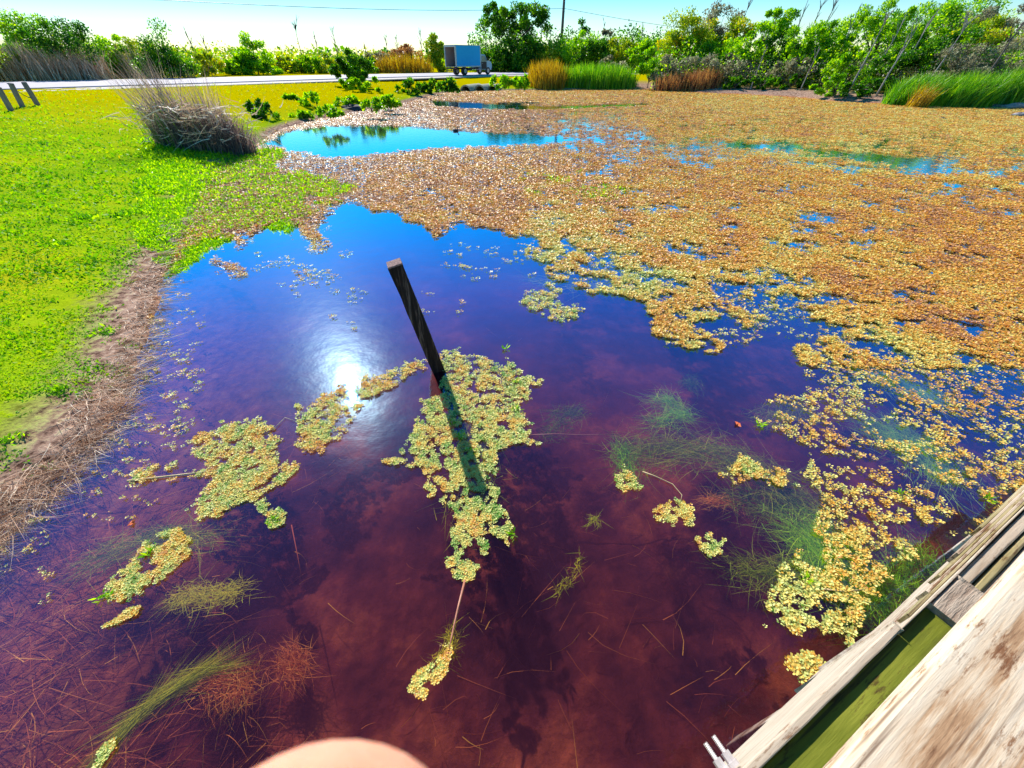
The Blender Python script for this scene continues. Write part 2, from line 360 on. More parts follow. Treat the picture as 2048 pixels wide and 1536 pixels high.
# coverage control points (pixel x, y, coverage, colour v)
CTRL = np.array([(560, 340, .97, .82), (700, 350, .97, .80), (900, 340, .97, .76), (1100, 330, .93, .72), (1300, 250, .96, .68), (1000, 235, .93, .86), (800, 235, .95, .86),
    (1150, 255, .50, .80), (1100, 190, 1, .66), (1500, 200, 1, .58), (1800, 240, 1, .58), (2048, 260, .98, .6), (1600, 265, .93, .66), (1400, 280, .55, .62), (1550, 293, .42, .5),
    (1700, 308, .45, .5), (1850, 325, .38, .6), (2048, 345, .55, .65), (1250, 272, .42, .8), (1500, 340, .97, .68), (1750, 400, .90, .68), (1900, 450, .88, .72), (2048, 500, .88, .74),
    (1400, 400, .97, .66), (1200, 400, .96, .66), (1000, 400, .94, .74), (950, 430, .72, .70), (1150, 450, .52, .50), (1100, 500, .40, .42), (1300, 480, .68, .62), (1250, 550, .45, .4),
    (1500, 500, .72, .64), (1400, 600, .52, .50), (1550, 620, .48, .42), (1700, 560, .70, .66), (1900, 620, .78, .68), (2048, 700, .84, .64), (1750, 700, .62, .52), (1650, 760, .68, .48),
    (1900, 780, .92, .56), (2048, 850, .86, .50), (1780, 850, .86, .50), (1600, 850, .92, .50), (1850, 950, .96, .52), (1700, 1000, .94, .56), (1980, 1000, .94, .48), (1750, 1100, .84, .56), (1900, 1080, .74, .5),
    (1650, 1200, .9, .5), (1750, 1180, .84, .46), (1800, 1240, .62, .5), (1680, 1340, .95, .44), (1600, 1230, .9, .46), (1700, 1500, .5, .5), (2300, 900, .9, .55), (2300, 500, .9, .7)], float)
def ctrl(px, py, col):
    num = np.zeros(px.shape); den = np.zeros(px.shape); yy = np.log(np.maximum(py-105, 5))*420
    for c in CTRL:
        d2 = ((px-c[0])/1.3)**2 + (yy-np.log(max(c[1]-105, 5))*420)**2
        w_ = 1/(d2+900)**1.6; num += w_*c[col]; den += w_
    return num/den
def rosettes(p, v, k=6, Lpx=2.4, Lmin=.014, rs=RS, up=(0.08, .60)):
    """rosettes of k small round leaves lying on the water at points p"""
    n = len(p); L = np.maximum(Lmin, px_at(p, Lpx)*np.clip(1.25-depth(p)/28, .78, 1))*rs.uniform(.6, 1.45, n)
    p = p + np.stack([np.zeros(n), np.zeros(n), np.minimum(rs.uniform(.004, .025, n), L)], -1)
    a0 = rs.uniform(0, 6.28, n); Q = []; V = []
    for i in range(k):
        a = a0 + i*2*math.pi/k + rs.normal(0, .25, n); e = rs.uniform(up[0], up[1], n)*np.clip(11/depth(p), .35, 1)
        d = np.stack([np.cos(a)*np.cos(e), np.sin(a)*np.cos(e), np.sin(e)], -1)
        c = p + d*(L*rs.uniform(.15, .6, n))[:, None]
        roll = nrm(np.stack([rs.normal(0, .25, n), rs.normal(0, .25, n), np.ones(n)], -1))
        Q.append(leaf_quads(c, d, L, L*.85, roll=roll)); V.append(np.clip(v + rs.normal(0, .09, n), 0, 1))
    return np.concatenate(Q), np.concatenate(V)
px = np.concatenate([RS.uniform(-350, 2450, 230000), RS.uniform(100, 2450, 400000)])
py = np.concatenate([RS.uniform(176, 1620, 230000), 176+RS.uniform(0, 1, 400000)**1.6*560]); wpt = P(px, py); wx, wy = wpt[:, 0], wpt[:, 1]
sd = sdist(wx, wy); keep = (sd < .05) & (wx > -30)
for po in OPEN: keep &= ~polyjit(px, py, po, wx, wy)
cov = ctrl(px, py, 2)
dd = depth(wpt); fr_ = 1.0
nz = fbm(wx*1.5, wy*1.5, 5, 71)*.55 + fbm(wx*5.5, wy*5.5, 3, 91)*.45
rank = np.argsort(np.argsort(nz))/len(nz)
farness = np.clip((dd-12)/20, 0, 1)
cov = cov + .06*np.clip((py-520)/100, 0, 1)*np.clip((px-1500)/200, 0, 1) - .14*np.clip((py-820)/200, 0, 1)
keep &= ~((py > 700) & (RS.uniform(size=len(px)) < .2))
hol = fbm(wx*5.2, wy*6.5, 4, 301)
keep &= ~((hol > .60-.03*np.clip((py-1050)/150, 0, 1)) & (py > 640)) 
hol2 = fbm(wx*17, wy*22, 3, 511)
keep &= ~((hol2 > .56+.10*np.clip((900-py)/350, 0, 1)) & (py > 560) & (px > 1000))
keep &= ~polyjit(px, py, [(1690, 1300), (1750, 1190), (1800, 1130), (1900, 1075), (1960, 1085), (1930, 1170), (1740, 1340)], wx, wy, 20, 6)
keep &= (rank < np.clip(cov + .03, 0, 1)) | (RS.uniform(size=len(px)) < .10*cov)
left_marsh = (px < 730) & (py > 300)
keep &= ~(left_marsh & (RS.uniform(size=len(px)) < .35))
vv = ctrl(px, py, 3) + (fbm(wx*2.2, wy*2.2, 3, 13)-.5)*.45 + RS.normal(0, .09, len(px))
# drop those under the boardwalk
D2 = np.array([math.sin(R(62)), math.cos(R(62))]); N2 = np.array([-D2[1], D2[0]])
keep &= (wx*N2[0]+wy*N2[1]) > -.6
Q, V = rosettes(wpt[keep], vv[keep], k=5, Lpx=1.65, Lmin=.0125)
tag(quads('floating_plants', Q, M['float'], v=V), 'broad orange and yellow mat of tiny floating leaves spread over the pond', 'water plants', kind='stuff')
print('mat leaves', len(Q))

# separate floating clumps
CL = [
 ('pale yellow floating clump left of the sun glare, broadest of the loose clumps', [(382, 885), (430, 850), (520, 838), (560, 868), (545, 905), (592, 930), (565, 972), (520, 1000), (560, 1030), (572, 1055), (545, 1058), (500, 1012), (430, 1032), (368, 1032), (400, 990), (435, 945), (390, 912)], .95, .40),
 ('ragged floating clump with green sprigs lying in the lower left water', [(205, 1190), (225, 1150), (300, 1085), (350, 1050), (382, 1078), (370, 1122), (318, 1172), (280, 1196), (228, 1215)], .74, .42),
 ('short narrow strip of yellow leaves below the ragged lower left clump', [(205, 1262), (235, 1225), (290, 1205), (285, 1220), (240, 1250)], .9, .4),
 ('glittering leaf raft under the glare of the sun', [(588, 862), (600, 822), (680, 778), (760, 748), (850, 718), (852, 742), (790, 772), (742, 800), (700, 832), (690, 872), (640, 902), (600, 892)], .82, .5),
 ('large pale green and yellow clump wrapped round the leaning post, crossed by its shadow', [(878, 700), (950, 713), (1030, 738), (1078, 775), (1040, 795), (1068, 882), (1000, 900), (985, 960), (1012, 1050), (1025, 1092), (972, 1065), (965, 1112), (930, 1182), (898, 1140), (905, 1080), (900, 1010), (860, 982), (848, 942), (768, 926), (830, 880), (852, 800), (888, 790), (886, 740)], .88, .36),
 ('small golden leaf cluster at the near tip of the trailing stem', [(822, 1385), (838, 1350), (870, 1325), (878, 1282), (900, 1290), (893, 1335), (865, 1365), (840, 1395)], .95, .46),
 ('round leaf cluster alone on open water at the right, nearer of two', [(1388, 1105), (1392, 1072), (1415, 1062), (1438, 1085), (1440, 1108), (1410, 1115)], .98, .40),
 ('leaf cluster with a brown end at the tip of the pale curved stem', [(1308, 1040), (1308, 1008), (1340, 1002), (1382, 1016), (1384, 1040), (1352, 1050), (1325, 1040)], .9, .46),
 ('pointed floating island of yellow leaves reaching left from the big mat', [(1030, 605), (1050, 592), (1085, 585), (1105, 565), (1112, 590), (1105, 608), (1175, 618), (1172, 628), (1138, 643), (1100, 628), (1060, 622)], .95, .38),
 ('small leaf cluster right of centre beside the dark submerged tuft', [(1432, 960), (1485, 905), (1510, 930), (1590, 950), (1590, 972), (1530, 975), (1500, 962)], .8, .48),
 ('leaf strip beside the strand at the lower left corner', [(183, 1530), (200, 1490), (222, 1472), (226, 1490), (205, 1520), (192, 1536)], .9, .4),
 ('thin leaf patches along the floating reed stalk', [(262, 958), (300, 935), (345, 930), (350, 945), (420, 940), (440, 950), (350, 965), (300, 962)], .55, .45),
 ('dark reddish leaf tuft on the water at the right beside the green weed band', [(1222, 960), (1250, 940), (1295, 955), (1290, 972), (1255, 982), (1230, 972)], .75, .35),
 ('small pale leaf raft near the left shore marsh', [(425, 520), (470, 525), (497, 545), (480, 552), (440, 540)], .8, .7),
 ('thin pale leaf raft alone on blue water beyond the post', [(588, 552), (600, 546), (622, 546), (612, 556), (598, 560)], .85, .75),
 ('leaf raft below the green marsh, second small raft out', [(618, 470), (650, 478), (662, 495), (640, 504), (622, 492)], .85, .7),
]
for lab, poly, cv, vc in CL:
    xs = [a for a, b in poly]; ys = [b for a, b in poly]; area = (max(xs)-min(xs)+20)*(max(ys)-min(ys)+20)
    n = int(area/6)
    qx = RS.uniform(min(xs)-10, max(xs)+10, n); qy = RS.uniform(min(ys)-10, max(ys)+10, n)
    wp = P(qx, qy); k = polyjit(qx, qy, poly, wp[:, 0], wp[:, 1], 17, 11)
    nz = fbm(wp[:, 0]*17, wp[:, 1]*17, 4, 23)
    k &= (nz < .32+.30*cv)
    if k.sum() < 8: k = inpoly(qx, qy, poly)
    wp = wp[k]; vcol = vc - .02 + (fbm(wp[:, 0]*12, wp[:, 1]*12, 3, 5)-.5)*.8
    Q, V = rosettes(wp, vcol+RS.normal(0, .12, len(wp)), k=5, Lmin=.0085, Lpx=1.4)
    # local origin at the clump
    c0 = np.array([wp[:, 0].mean(), wp[:, 1].mean(), 0])
    ob = quads('floating_plant_clump', Q-c0, M['float'], v=V); ob.location = c0
    tag(ob, lab, 'water plant', 'loose clumps of floating plants on the open water')
# crumbs and loose leaves on the water
pts = []
for (a, b, c, d, n) in [(300, 560, 400, 900, 50), (180, 820, 300, 1040, 34), (560, 540, 720, 620, 14), (660, 580, 960, 660, 10), (900, 480, 1060, 560, 26), (0, 1040, 120, 1200, 12), (430, 430, 700, 560, 40), (300, 700, 380, 860, 14)]:
    pts.append(np.stack([RS.uniform(a, c, n), RS.uniform(b, d, n)], -1))
pts = np.concatenate(pts); wp = P(pts[:, 0], pts[:, 1]); wp = wp[sdist(wp[:, 0], wp[:, 1]) < -.02]
wp = np.repeat(wp, 4, 0); wp[:, :2] += RS.normal(0, .016, (len(wp), 2))*[1.8, 1]*depth(wp)[:, None]/3
Q, V = rosettes(wp, RS.uniform(.15, .75, len(wp)), k=5, Lmin=.0075, Lpx=1.4)
tag(quads('floating_leaf_crumbs', Q, M['float'], v=V), 'loose leaf crumbs scattered on the water along the left shore', 'floating leaves', kind='stuff')

# green sprigs standing in the mats
def sprig(px_, py_, lab, n=16, s=.05, grp='small green sprigs growing out of the floating plants'):
    c = P(px_, py_); d = rand_dirs(n, .15, .9); base = np.zeros((n, 3)) + RS.normal(0, s*.25, (n, 3))*[1, 1, .2]
    Q = leaf_quads(base, d, RS.uniform(.6, 1.2, n)*s, RS.uniform(.2, .3, n)*s)
    o = quads('green_sprig', Q, M['leaf_bright'], v=RS.uniform(.2, 1, n)); o.location = (c[0], c[1], .01)
    tag(o, lab, 'sprig', grp)
for a in [(548, 1045, 'green sprig at the near end of the broad left clump'), (210, 1195, 'green sprig at the left end of the ragged lower left clump'), (300, 1108, 'green sprig in the middle of the ragged lower left clump'),
          (905, 850, 'green sprig in the shade of the leaning post, farthest of three'), (922, 875, 'green sprig in the shade of the leaning post, middle of three'), (940, 905, 'green sprig in the shade of the leaning post, nearest of three'),
          (1030, 765, 'green sprig at the right corner of the clump round the post'), (1010, 700, 'green sprig beyond the clump round the post'), (1035, 820, 'green sprig at the right edge of the clump round the post'),
          (1520, 853, 'round green sprig under the yellow leaf tongue at the right'), (1612, 1160, 'bright green sprig in the lower right mat'), (1800, 990, 'green sprig in the dense mat by the boardwalk'),
          (1025, 1072, 'green sprig at the near end of the post clump'), (1975, 1000, 'green sprig close to the boardwalk rails')]:
    sprig(*a)

# green emergent plants over the left margin and in the orange mat
def emergent(name, polys, n, lab, mat, hpx=3.4, vr=(.2, 1), cat='marsh plants', thr=.6):
    qx = RS.uniform(min(p[0] for q in polys for p in q), max(p[0] for q in polys for p in q), n)
    qy = RS.uniform(min(p[1] for q in polys for p in q), max(p[1] for q in polys for p in q), n)
    k = np.zeros(n, bool); wp = P(qx, qy)
    for q in polys: k |= polyjit(qx, qy, q, wp[:, 0], wp[:, 1], 40, 2)
    k &= fbm(wp[:, 0]*1.6, wp[:, 1]*1.6, 4, 44) < thr
    wp = wp[k]; wp[:, 2] = np.maximum(0, hgt(wp[:, 0], wp[:, 1])); wp = np.repeat(wp, 3, 0); m = len(wp)
    L = px_at(wp, hpx)*RS.uniform(.6, 1.4, m); wp[:, :2] += RS.normal(0, 1, (m, 2))*L[:, None]*.4
    Q = leaf_quads(wp, rand_dirs(m, .1, .95), L, L*.34)
    tag(quads(name, Q, mat, v=RS.uniform(*vr, m)), lab, cat, kind='stuff')
emergent('marsh_plants', [[(300, 300), (430, 310), (560, 300), (560, 335), (640, 360), (720, 385), (700, 405), (600, 440), (500, 470), (400, 500), (330, 560), (280, 480)]], 36000,
         'bright green leafy marsh plants creeping over the water from the left bank', M['leaf_bright'], hpx=2.9, thr=.66)
emergent('marsh_plants', [[(1040, 360), (1180, 350), (1250, 390), (1180, 400), (1050, 385)], [(1120, 340), (1260, 385), (1200, 410)]], 2600,
         'thin green sprigs showing through the orange mat beyond the post', M['leaf_bright'], hpx=2.6, thr=.46)

# submerged weed: strands under the surface
def weed(pl, wid, n, L, z, mat, lab, vr=(.2, 1), W=.0028, curl=.6, grp='submerged weed tufts under clear water'):
    pw = P([a for a, b in pl], [b for a, b in pl], z); seg = np.linalg.norm(np.diff(pw, axis=0), axis=1); cum = np.concatenate([[0], np.cumsum(seg)])
    n = int(n*2.0); t = RS.uniform(0, cum[-1], n); i = np.clip(np.searchsorted(cum, t)-1, 0, len(seg)-1); f = ((t-cum[i])/seg[i])[:, None]
    b = pw[i]*(1-f)+pw[i+1]*f; dr = nrm(pw[i+1]-pw[i]); wn = wid*depth(pw[0])/F
    b = b + np.stack([RS.normal(0, wn/2, n), RS.normal(0, wn/2, n), RS.uniform(-.025, .02, n)], -1)
    sg = RS.choice([-1, 1], n)[:, None]; d = nrm(dr*sg + RS.normal(0, curl, (n, 3))*[1, 1, .08]); be = RS.normal(0, curl*.6, (n, 3))*[1, 1, .05]
    c0 = b.mean(0); c0[2] = 0
    Q = ribbons(b-c0, d, be, RS.uniform(.5, 1.3, n)*L, np.full(n, W), 4)
    Q[:, :, 2] = np.minimum(Q[:, :, 2], -.012)
    o = quads('submerged_weed', Q, mat, v=np.repeat(RS.uniform(*vr, n), 4)); o.location = c0
    tag(o, lab, 'water weed', grp); return o
weed([(1250, 910), (1330, 895), (1440, 905), (1500, 930), (1600, 1000)], 45, 900, .22, -.04, M['weed'], 'long olive weed band hanging under the surface at the right', (.2, .8))
weed([(1240, 890), (1255, 930), (1262, 965)], 22, 260, .10, -.03, M['weed_green'], 'dark green feathery weed at the left end of the olive band', (0, .7))
weed([(1310, 845), (1370, 830), (1340, 800), (1310, 802)], 24, 420, .14, -.05, M['weed_green'], 'ring of green weed threads alone under the dark water', (.2, 1))
weed([(1365, 768), (1385, 755), (1390, 780)], 14, 160, .08, -.04, M['weed'], 'small grey brown weed tuft beyond the green ring', (0, .4))
weed([(1600, 1060), (1660, 1090), (1700, 1150), (1650, 1150)], 60, 1000, .18, -.05, M['weed_green'], 'broad bright green weed mass under the lower right mat', (.3, 1))
weed([(1750, 850), (1850, 900), (1880, 950)], 50, 700, .2, -.04, M['weed_green'], 'green weed patch in a gap of the mat at the far right', (.4, 1))
weed([(1480, 990), (1540, 1010), (1620, 1010)], 40, 500, .16, -.08, M['weed'], 'brown green weed under the edge of the right mat', (0, .6))
weed([(1410, 1000), (1470, 1005)], 14, 140, .10, -.12, M['litter'], 'faint orange weed streak deep under the right water', (.6, 1))
weed([(1850, 1100), (1800, 1160), (1720, 1240)], 40, 500, .16, -.05, M['weed_green'], 'green weed deep in the gap beside the boardwalk rails', (.1, .8))
weed([(1690, 720), (1780, 760), (1880, 800)], 26, 420, .25, -.03, M['weed_green'], 'pale green weed threads in the gaps of the mat at mid right', (.5, 1), W=.005)
weed([(1520, 840), (1580, 815), (1620, 830)], 26, 300, .14, -.04, M['weed'], 'olive weed beyond the yellow leaf tongue at the right', (.2, .8))
weed([(1470, 1140), (1560, 1150), (1620, 1130)], 34, 360, .14, -.06, M['weed'], 'olive weed streak below the round leaf cluster', (.2, .7))
weed([(340, 1210), (370, 1185), (410, 1195), (480, 1180)], 26, 420, .07, -.02, M['weed'], 'yellow slimy weed lump by the lower left clump', (.75, 1))
weed([(170, 1130), (260, 1090), (330, 1070), (420, 1080)], 30, 420, .18, -.04, M['weed'], 'yellow green weed under the ragged lower left clump', (.4, .95))
weed([(215, 1500), (290, 1420), (400, 1345), (420, 1340)], 13, 420, .22, -.08, M['weed'], 'long straight yellow green strand in the lower left water', (.5, .95), curl=.16, W=.0022)
weed([(870, 1330), (900, 1300), (905, 1260)], 12, 110, .07, -.03, M['weed'], 'yellow weed under the tip of the trailing stem', (.6, 1))
weed([(920, 830), (960, 860), (950, 950), (935, 1050)], 40, 500, .12, -.03, M['weed'], 'yellow green weed under the clump round the post', (.5, 1))
weed([(1090, 870), (1130, 840), (1160, 820), (1100, 830)], 24, 260, .14, -.10, M['weed'], 'faint brown weed to the right of the post clump', (0, .5))
weed([(1175, 1050), (1190, 1035), (1200, 1050)], 5, 50, .05, -.02, M['weed'], 'tiny three armed weed alone in the purple water', (.4, .9))
weed([(1110, 1190), (1145, 1150), (1165, 1110)], 8, 60, .05, -.04, M['weed'], 'small yellow weed scrap below the three armed weed', (.6, 1))
weed([(560, 1330), (600, 1340), (580, 1300)], 26, 260, .10, -.3, M['litter'], 'orange curled weed knot on the bed in front', (.3, .8), W=.003)
weed([(420, 1360), (480, 1350), (470, 1410)], 40, 420, .10, -.25, M['litter'], 'dull orange weed cloud on the bed at the lower left', (.4, 1), W=.003)
weed([(1080, 560), (1200, 575), (1280, 560), (1310, 520)], 22, 360, .35, -.03, M['weed'], 'pale weed threads along the edge of the far mat', (.4, 1), W=.008)

# dead stems on the bed, straw on the bank, grass on the lawn
n = 26000; qx = RS.uniform(-300, 1500, n); qy = RS.uniform(560, 1750, n); wp = P(qx, qy, -.3); s_ = sdist(wp[:, 0], wp[:, 1])
k = (s_ < -.02) & (RS.uniform(size=n) < np.clip(1.15-(-s_)/2.4, .05, 1)*np.clip(fbm(wp[:, 0]*1.5, wp[:, 1]*1.5, 3, 8)*2.6-.75, .03, 1)); wp = wp[k]; m = len(wp)
wp[:, 2] = hgt(wp[:, 0], wp[:, 1]) + RS.uniform(.005, .16, m)
an = RS.normal(.35, .9, m); d = np.stack([np.cos(an), np.sin(an), RS.normal(0, .05, m)], -1)
Q = ribbons(wp, d, RS.normal(0, .35, (m, 3))*[1, 1, .1], RS.uniform(.06, .34, m), RS.uniform(.002, .0052, m), 3); Q[:, :, 2] = np.minimum(Q[:, :, 2], -.01)
tag(quads('dead_stem_litter', Q, M['litter'], v=np.repeat(RS.uniform(0, 1, m), 3)), 'rusty dead stems and grass lying on the pond bed', 'dead stems', kind='stuff')
n = 80000; qx = RS.uniform(-400, 460, n); qy = RS.uniform(420, 1500, n); wp = P(qx, qy, .03); s_ = sdist(wp[:, 0], wp[:, 1])
zone = .04+.62*fbm(wp[:, 0]*1.6, wp[:, 1]*1.6, 4, 66)**1.5
k = (s_ > -.09) & (s_ < zone*RS.uniform(.4, 1.5, n)); wp = wp[k]; m = len(wp)
wp[:, 2] = np.maximum(hgt(wp[:, 0], wp[:, 1]), -.01) + RS.uniform(.0, .035, m)
an = RS.normal(-.2, .8, m); d = np.stack([np.cos(an), np.sin(an), RS.normal(.05, .14, m)], -1)
Q = ribbons(wp, nrm(d), RS.normal(0, .4, (m, 3))*[1, 1, .25], RS.uniform(.05, .26, m), RS.uniform(.0025, .0055, m)*depth(wp)/3, 3)
tag(quads('dead_grass', Q, M['straw'], v=np.repeat(RS.uniform(0, 1, m), 3)), 'matted pinkish dead grass along the left shore', 'dead grass', kind='stuff')
n = 190000; qx = RS.uniform(-500, 900, n); qy = RS.uniform(172, 1300, n)
wp = P(qx, qy, .15); s_ = sdist(wp[:, 0], wp[:, 1]); wp[:, 2] = hgt(wp[:, 0], wp[:, 1], s_)
bare = fbm(wp[:, 0]*2.1, wp[:, 1]*2.1, 4, 77)
k = (s_ > .04) & (bare*.9+RS.uniform(0, .2, n) < .30+s_*.36); rd = segdist(wp[:, 0], wp[:, 1], nearr, False)
side = inpoly(wp[:, 0], wp[:, 1], [(a+2.6, b-2.0) for a, b in nearr] + [(200, 300), (-300, 300), (-300, -12)])
k &= ~side
wp = wp[k]; s_ = s_[k]; m = len(wp); yfar = np.clip((wp[:, 1]-9)/16, 0, 1)
L = px_at(wp, 3.2-1.4*yfar)*RS.uniform(.5, 1.25, m); L = np.minimum(L, .16)*(.55+1.0*fbm(wp[:, 0]*2.6, wp[:, 1]*2.6, 3, 401)**1.3)*1.15
v = .34 + (fbm(wp[:, 0]*3.5, wp[:, 1]*3.5, 3, 88)-.5)*.7*(1-yfar) + .30*yfar + .22*np.clip((proj(wp)[0]-330)/250, 0, 1)*(wp[:, 1] > 17) + (fbm(wp[:, 0]*.9, wp[:, 1]*.9, 3, 19)-.5)*.55 + RS.normal(0, .13, m)
Q = leaf_quads(wp, rand_dirs(m, .05, .9), L, L*.42)
tag(quads('grass', Q, M['grass'], v=np.clip(v, 0, 1)), 'short bright green lawn running down to the left shore', 'grass', kind='stuff')
# broad leaf weeds dotted in the lawn
WE = [(175, 450, 'leafy green weed in the lawn left of the marsh'), (125, 505, 'green weed with a dark hollow in the left lawn'), (250, 440, 'pale green weed near the marsh edge'), (290, 385, 'dark green leafy weed where lawn meets marsh'),
      (25, 880, 'green leaves in the dead grass at the lower left shore'), (205, 660, 'green leafy weed at the edge of the dead grass'), (115, 780, 'small round leaved weed by the dead grass'), (300, 480, 'small green weed at the left water edge')]
for x_, y_, lab in WE:
    c = P(x_, y_, .12); c[2] = gz(c[0], c[1]); n = 90; sc = float(px_at(c, 9))
    b = RS.normal(0, sc*.55, (n, 3))*[1.3, 1, 0]; d = rand_dirs(n, .2, .95); L = RS.uniform(.4, 1, n)*sc*.7
    o = quads('lawn_weed', leaf_quads(b, d, L, L*.35), M['leaf_bright'], v=RS.uniform(0, .9, n)); o.location = c
    tag(o, lab, 'weed', 'leafy weeds in the lawn')

# ------------------------------------------------------------------ stalks and stems on the water
def stick(pl, r, mat, name, lab, cat, zs=.012, grp=None):
    pw = [Vector(P(a, b, zs)) for a, b in pl]; c = pw[0].copy(); c.z = 0
    m_ = MB(); m_.tube([p-c for p in pw], [r*(1-.5*i/(len(pw)-1)) for i in range(len(pw))], 6)
    o = m_.build(name, mat, smooth=True); o.location = c; tag(o, lab, cat, grp); return o
M['stalk'] = simple('stalk', (.66, .50, .24), .5, 0, (.45, .3, .14), 30)
M['stalk_red'] = simple('stalk_red', (.55, .22, .12), .5, 0, (.35, .12, .08), 30)
stick([(255, 962), (340, 952), (445, 940)], .009, M['stalk'], 'reed_stalk', 'straight tan reed stalk floating at the left clump', 'reed stalk')
stick([(930, 1160), (915, 1220), (903, 1275), (898, 1300)], .007, M['stalk_red'], 'plant_stem', 'thin reddish stem trailing toward the golden leaf tip', 'stem')
stick([(1285, 943), (1310, 952), (1345, 968), (1364, 990), (1360, 1008)], .004, M['stalk'], 'plant_stem', 'pale curved stem joining two leaf clusters at the right', 'stem')
stick([(1060, 870), (1110, 868), (1170, 870), (1240, 868)], .005, M['stalk_red'], 'plant_stem', 'dark thin stem running right from the post clump', 'stem', -.02)
stick([(1645, 1178), (1690, 1183), (1735, 1178)], .006, M['stalk'], 'plant_stem', 'tan stem lying in the lower right mat', 'stem')
stick([(545, 860), (570, 835), (600, 845)], .003, M['stalk'], 'plant_stem', 'fine stem looping between the left clump and the glare', 'stem')
stick([(583, 1050), (595, 1110), (604, 1160)], .004, M['litter'], 'plant_stem', 'thin orange stem under water below the left clump', 'stem', -.05)
stick([(298, 306), (330, 316), (352, 316)], .022, M['bark'], 'fallen_branch', 'dark fallen branch on the grass below the dry reeds', 'branch', .10)
def flatleaf(px_, py_, s, mat, lab, name='fallen_leaf', cat='leaf', grp='orange fallen leaves'):
    c = P(px_, py_); m_ = MB(); a0 = random.uniform(0, 6)
    vs = [(s*math.cos(a0+a)*(1, .55)[i % 2]*.7, s*math.sin(a0+a)*(1, .55)[i % 2], .004+.006*(i % 3)) for i, a in enumerate(np.linspace(0, 6.28, 9)[:-1])]
    m_.add(vs+[(0, 0, .012)], [(i, (i+1) % 8, 8) for i in range(8)]); o = m_.build(name, mat); o.location = (c[0], c[1], .004); tag(o, lab, cat, grp)
M['leaf_orange'] = simple('leaf_orange', (.75, .16, .02), .5, 0, (.5, .08, .02), 20)
flatleaf(1475, 850, .04, M['leaf_orange'], 'orange fallen leaf floating below the yellow leaf tongue')
flatleaf(1600, 875, .018, M['leaf_orange'], 'tiny orange leaf floating right of the larger one')
flatleaf(265, 1048, .03, M['leaf_orange'], 'orange fallen leaf in the shallows at lower left')

# ------------------------------------------------------------------ leaning post
M['post'] = simple('post_wood', (.05, .03, .025), .8, 0, None, 34, 1.0, (1, 1, .08), .2, 8, [(.3, (.006, .004, .004)), (.55, (.03, .018, .016)), (.66, (.16, .11, .09)), (.72, (.03, .02, .015))])
M['post_end'] = simple('post_end', (.42, .26, .24), .9, 0, (.10, .05, .05), 60, 1.0)
B = Vector(P(876, 738)); tp = None
ray = lambda px_, py_: (Vector(((px_-CX)/F, (-(py_-CY)/F)*sP+cP, (-(py_-CY)/F)*cP-sP)))
r_ = ray(788, 526); tdist = (B.y-.10)/r_.y
for dyy in (0,): 
    T = Vector((0, 0, H)) + r_*tdist
ax = (T-B).normalized(); Lp = (T-B).length
post = empty('wooden_post', B, 'dark weathered square post leaning left out of the pond, standing alone in open water', 'post')
xa = Vector((math.cos(R(20)), math.sin(R(20)), 0)); xa = (xa - ax*xa.dot(ax)).normalized(); ya = ax.cross(xa)
m_ = MB(); hw = .058; rings = []; nseg = 14
for i in range(nseg+1):
    s_ = -.75 + (Lp-.01+.75)*i/nseg; c = ax*s_
    j = lambda: random.uniform(-.0035, .0035)
    for (sx, sy) in ((-1, -1), (-.2, -1.03), (1, -1), (1.02, .1), (1, 1), (-.1, 1.02), (-1, 1), (-1.03, -.1)):
        rings.append(c + xa*(sx*hw+j()) + ya*(sy*hw+j()))
fs = [(i*8+k, i*8+(k+1) % 8, (i+1)*8+(k+1) % 8, (i+1)*8+k) for i in range(nseg) for k in range(8)]
fs += [tuple(range(7, -1, -1)), tuple(nseg*8+k for k in range(8))]
m_.add(rings, fs); m_.build('shaft', M['post'], post)
m_ = MB(); m_.box(ax*(Lp-.004), (hw*2.02, hw*2.02, .014), (xa, ya, ax)); m_.build('end_grain', M['post_end'], post, .003)

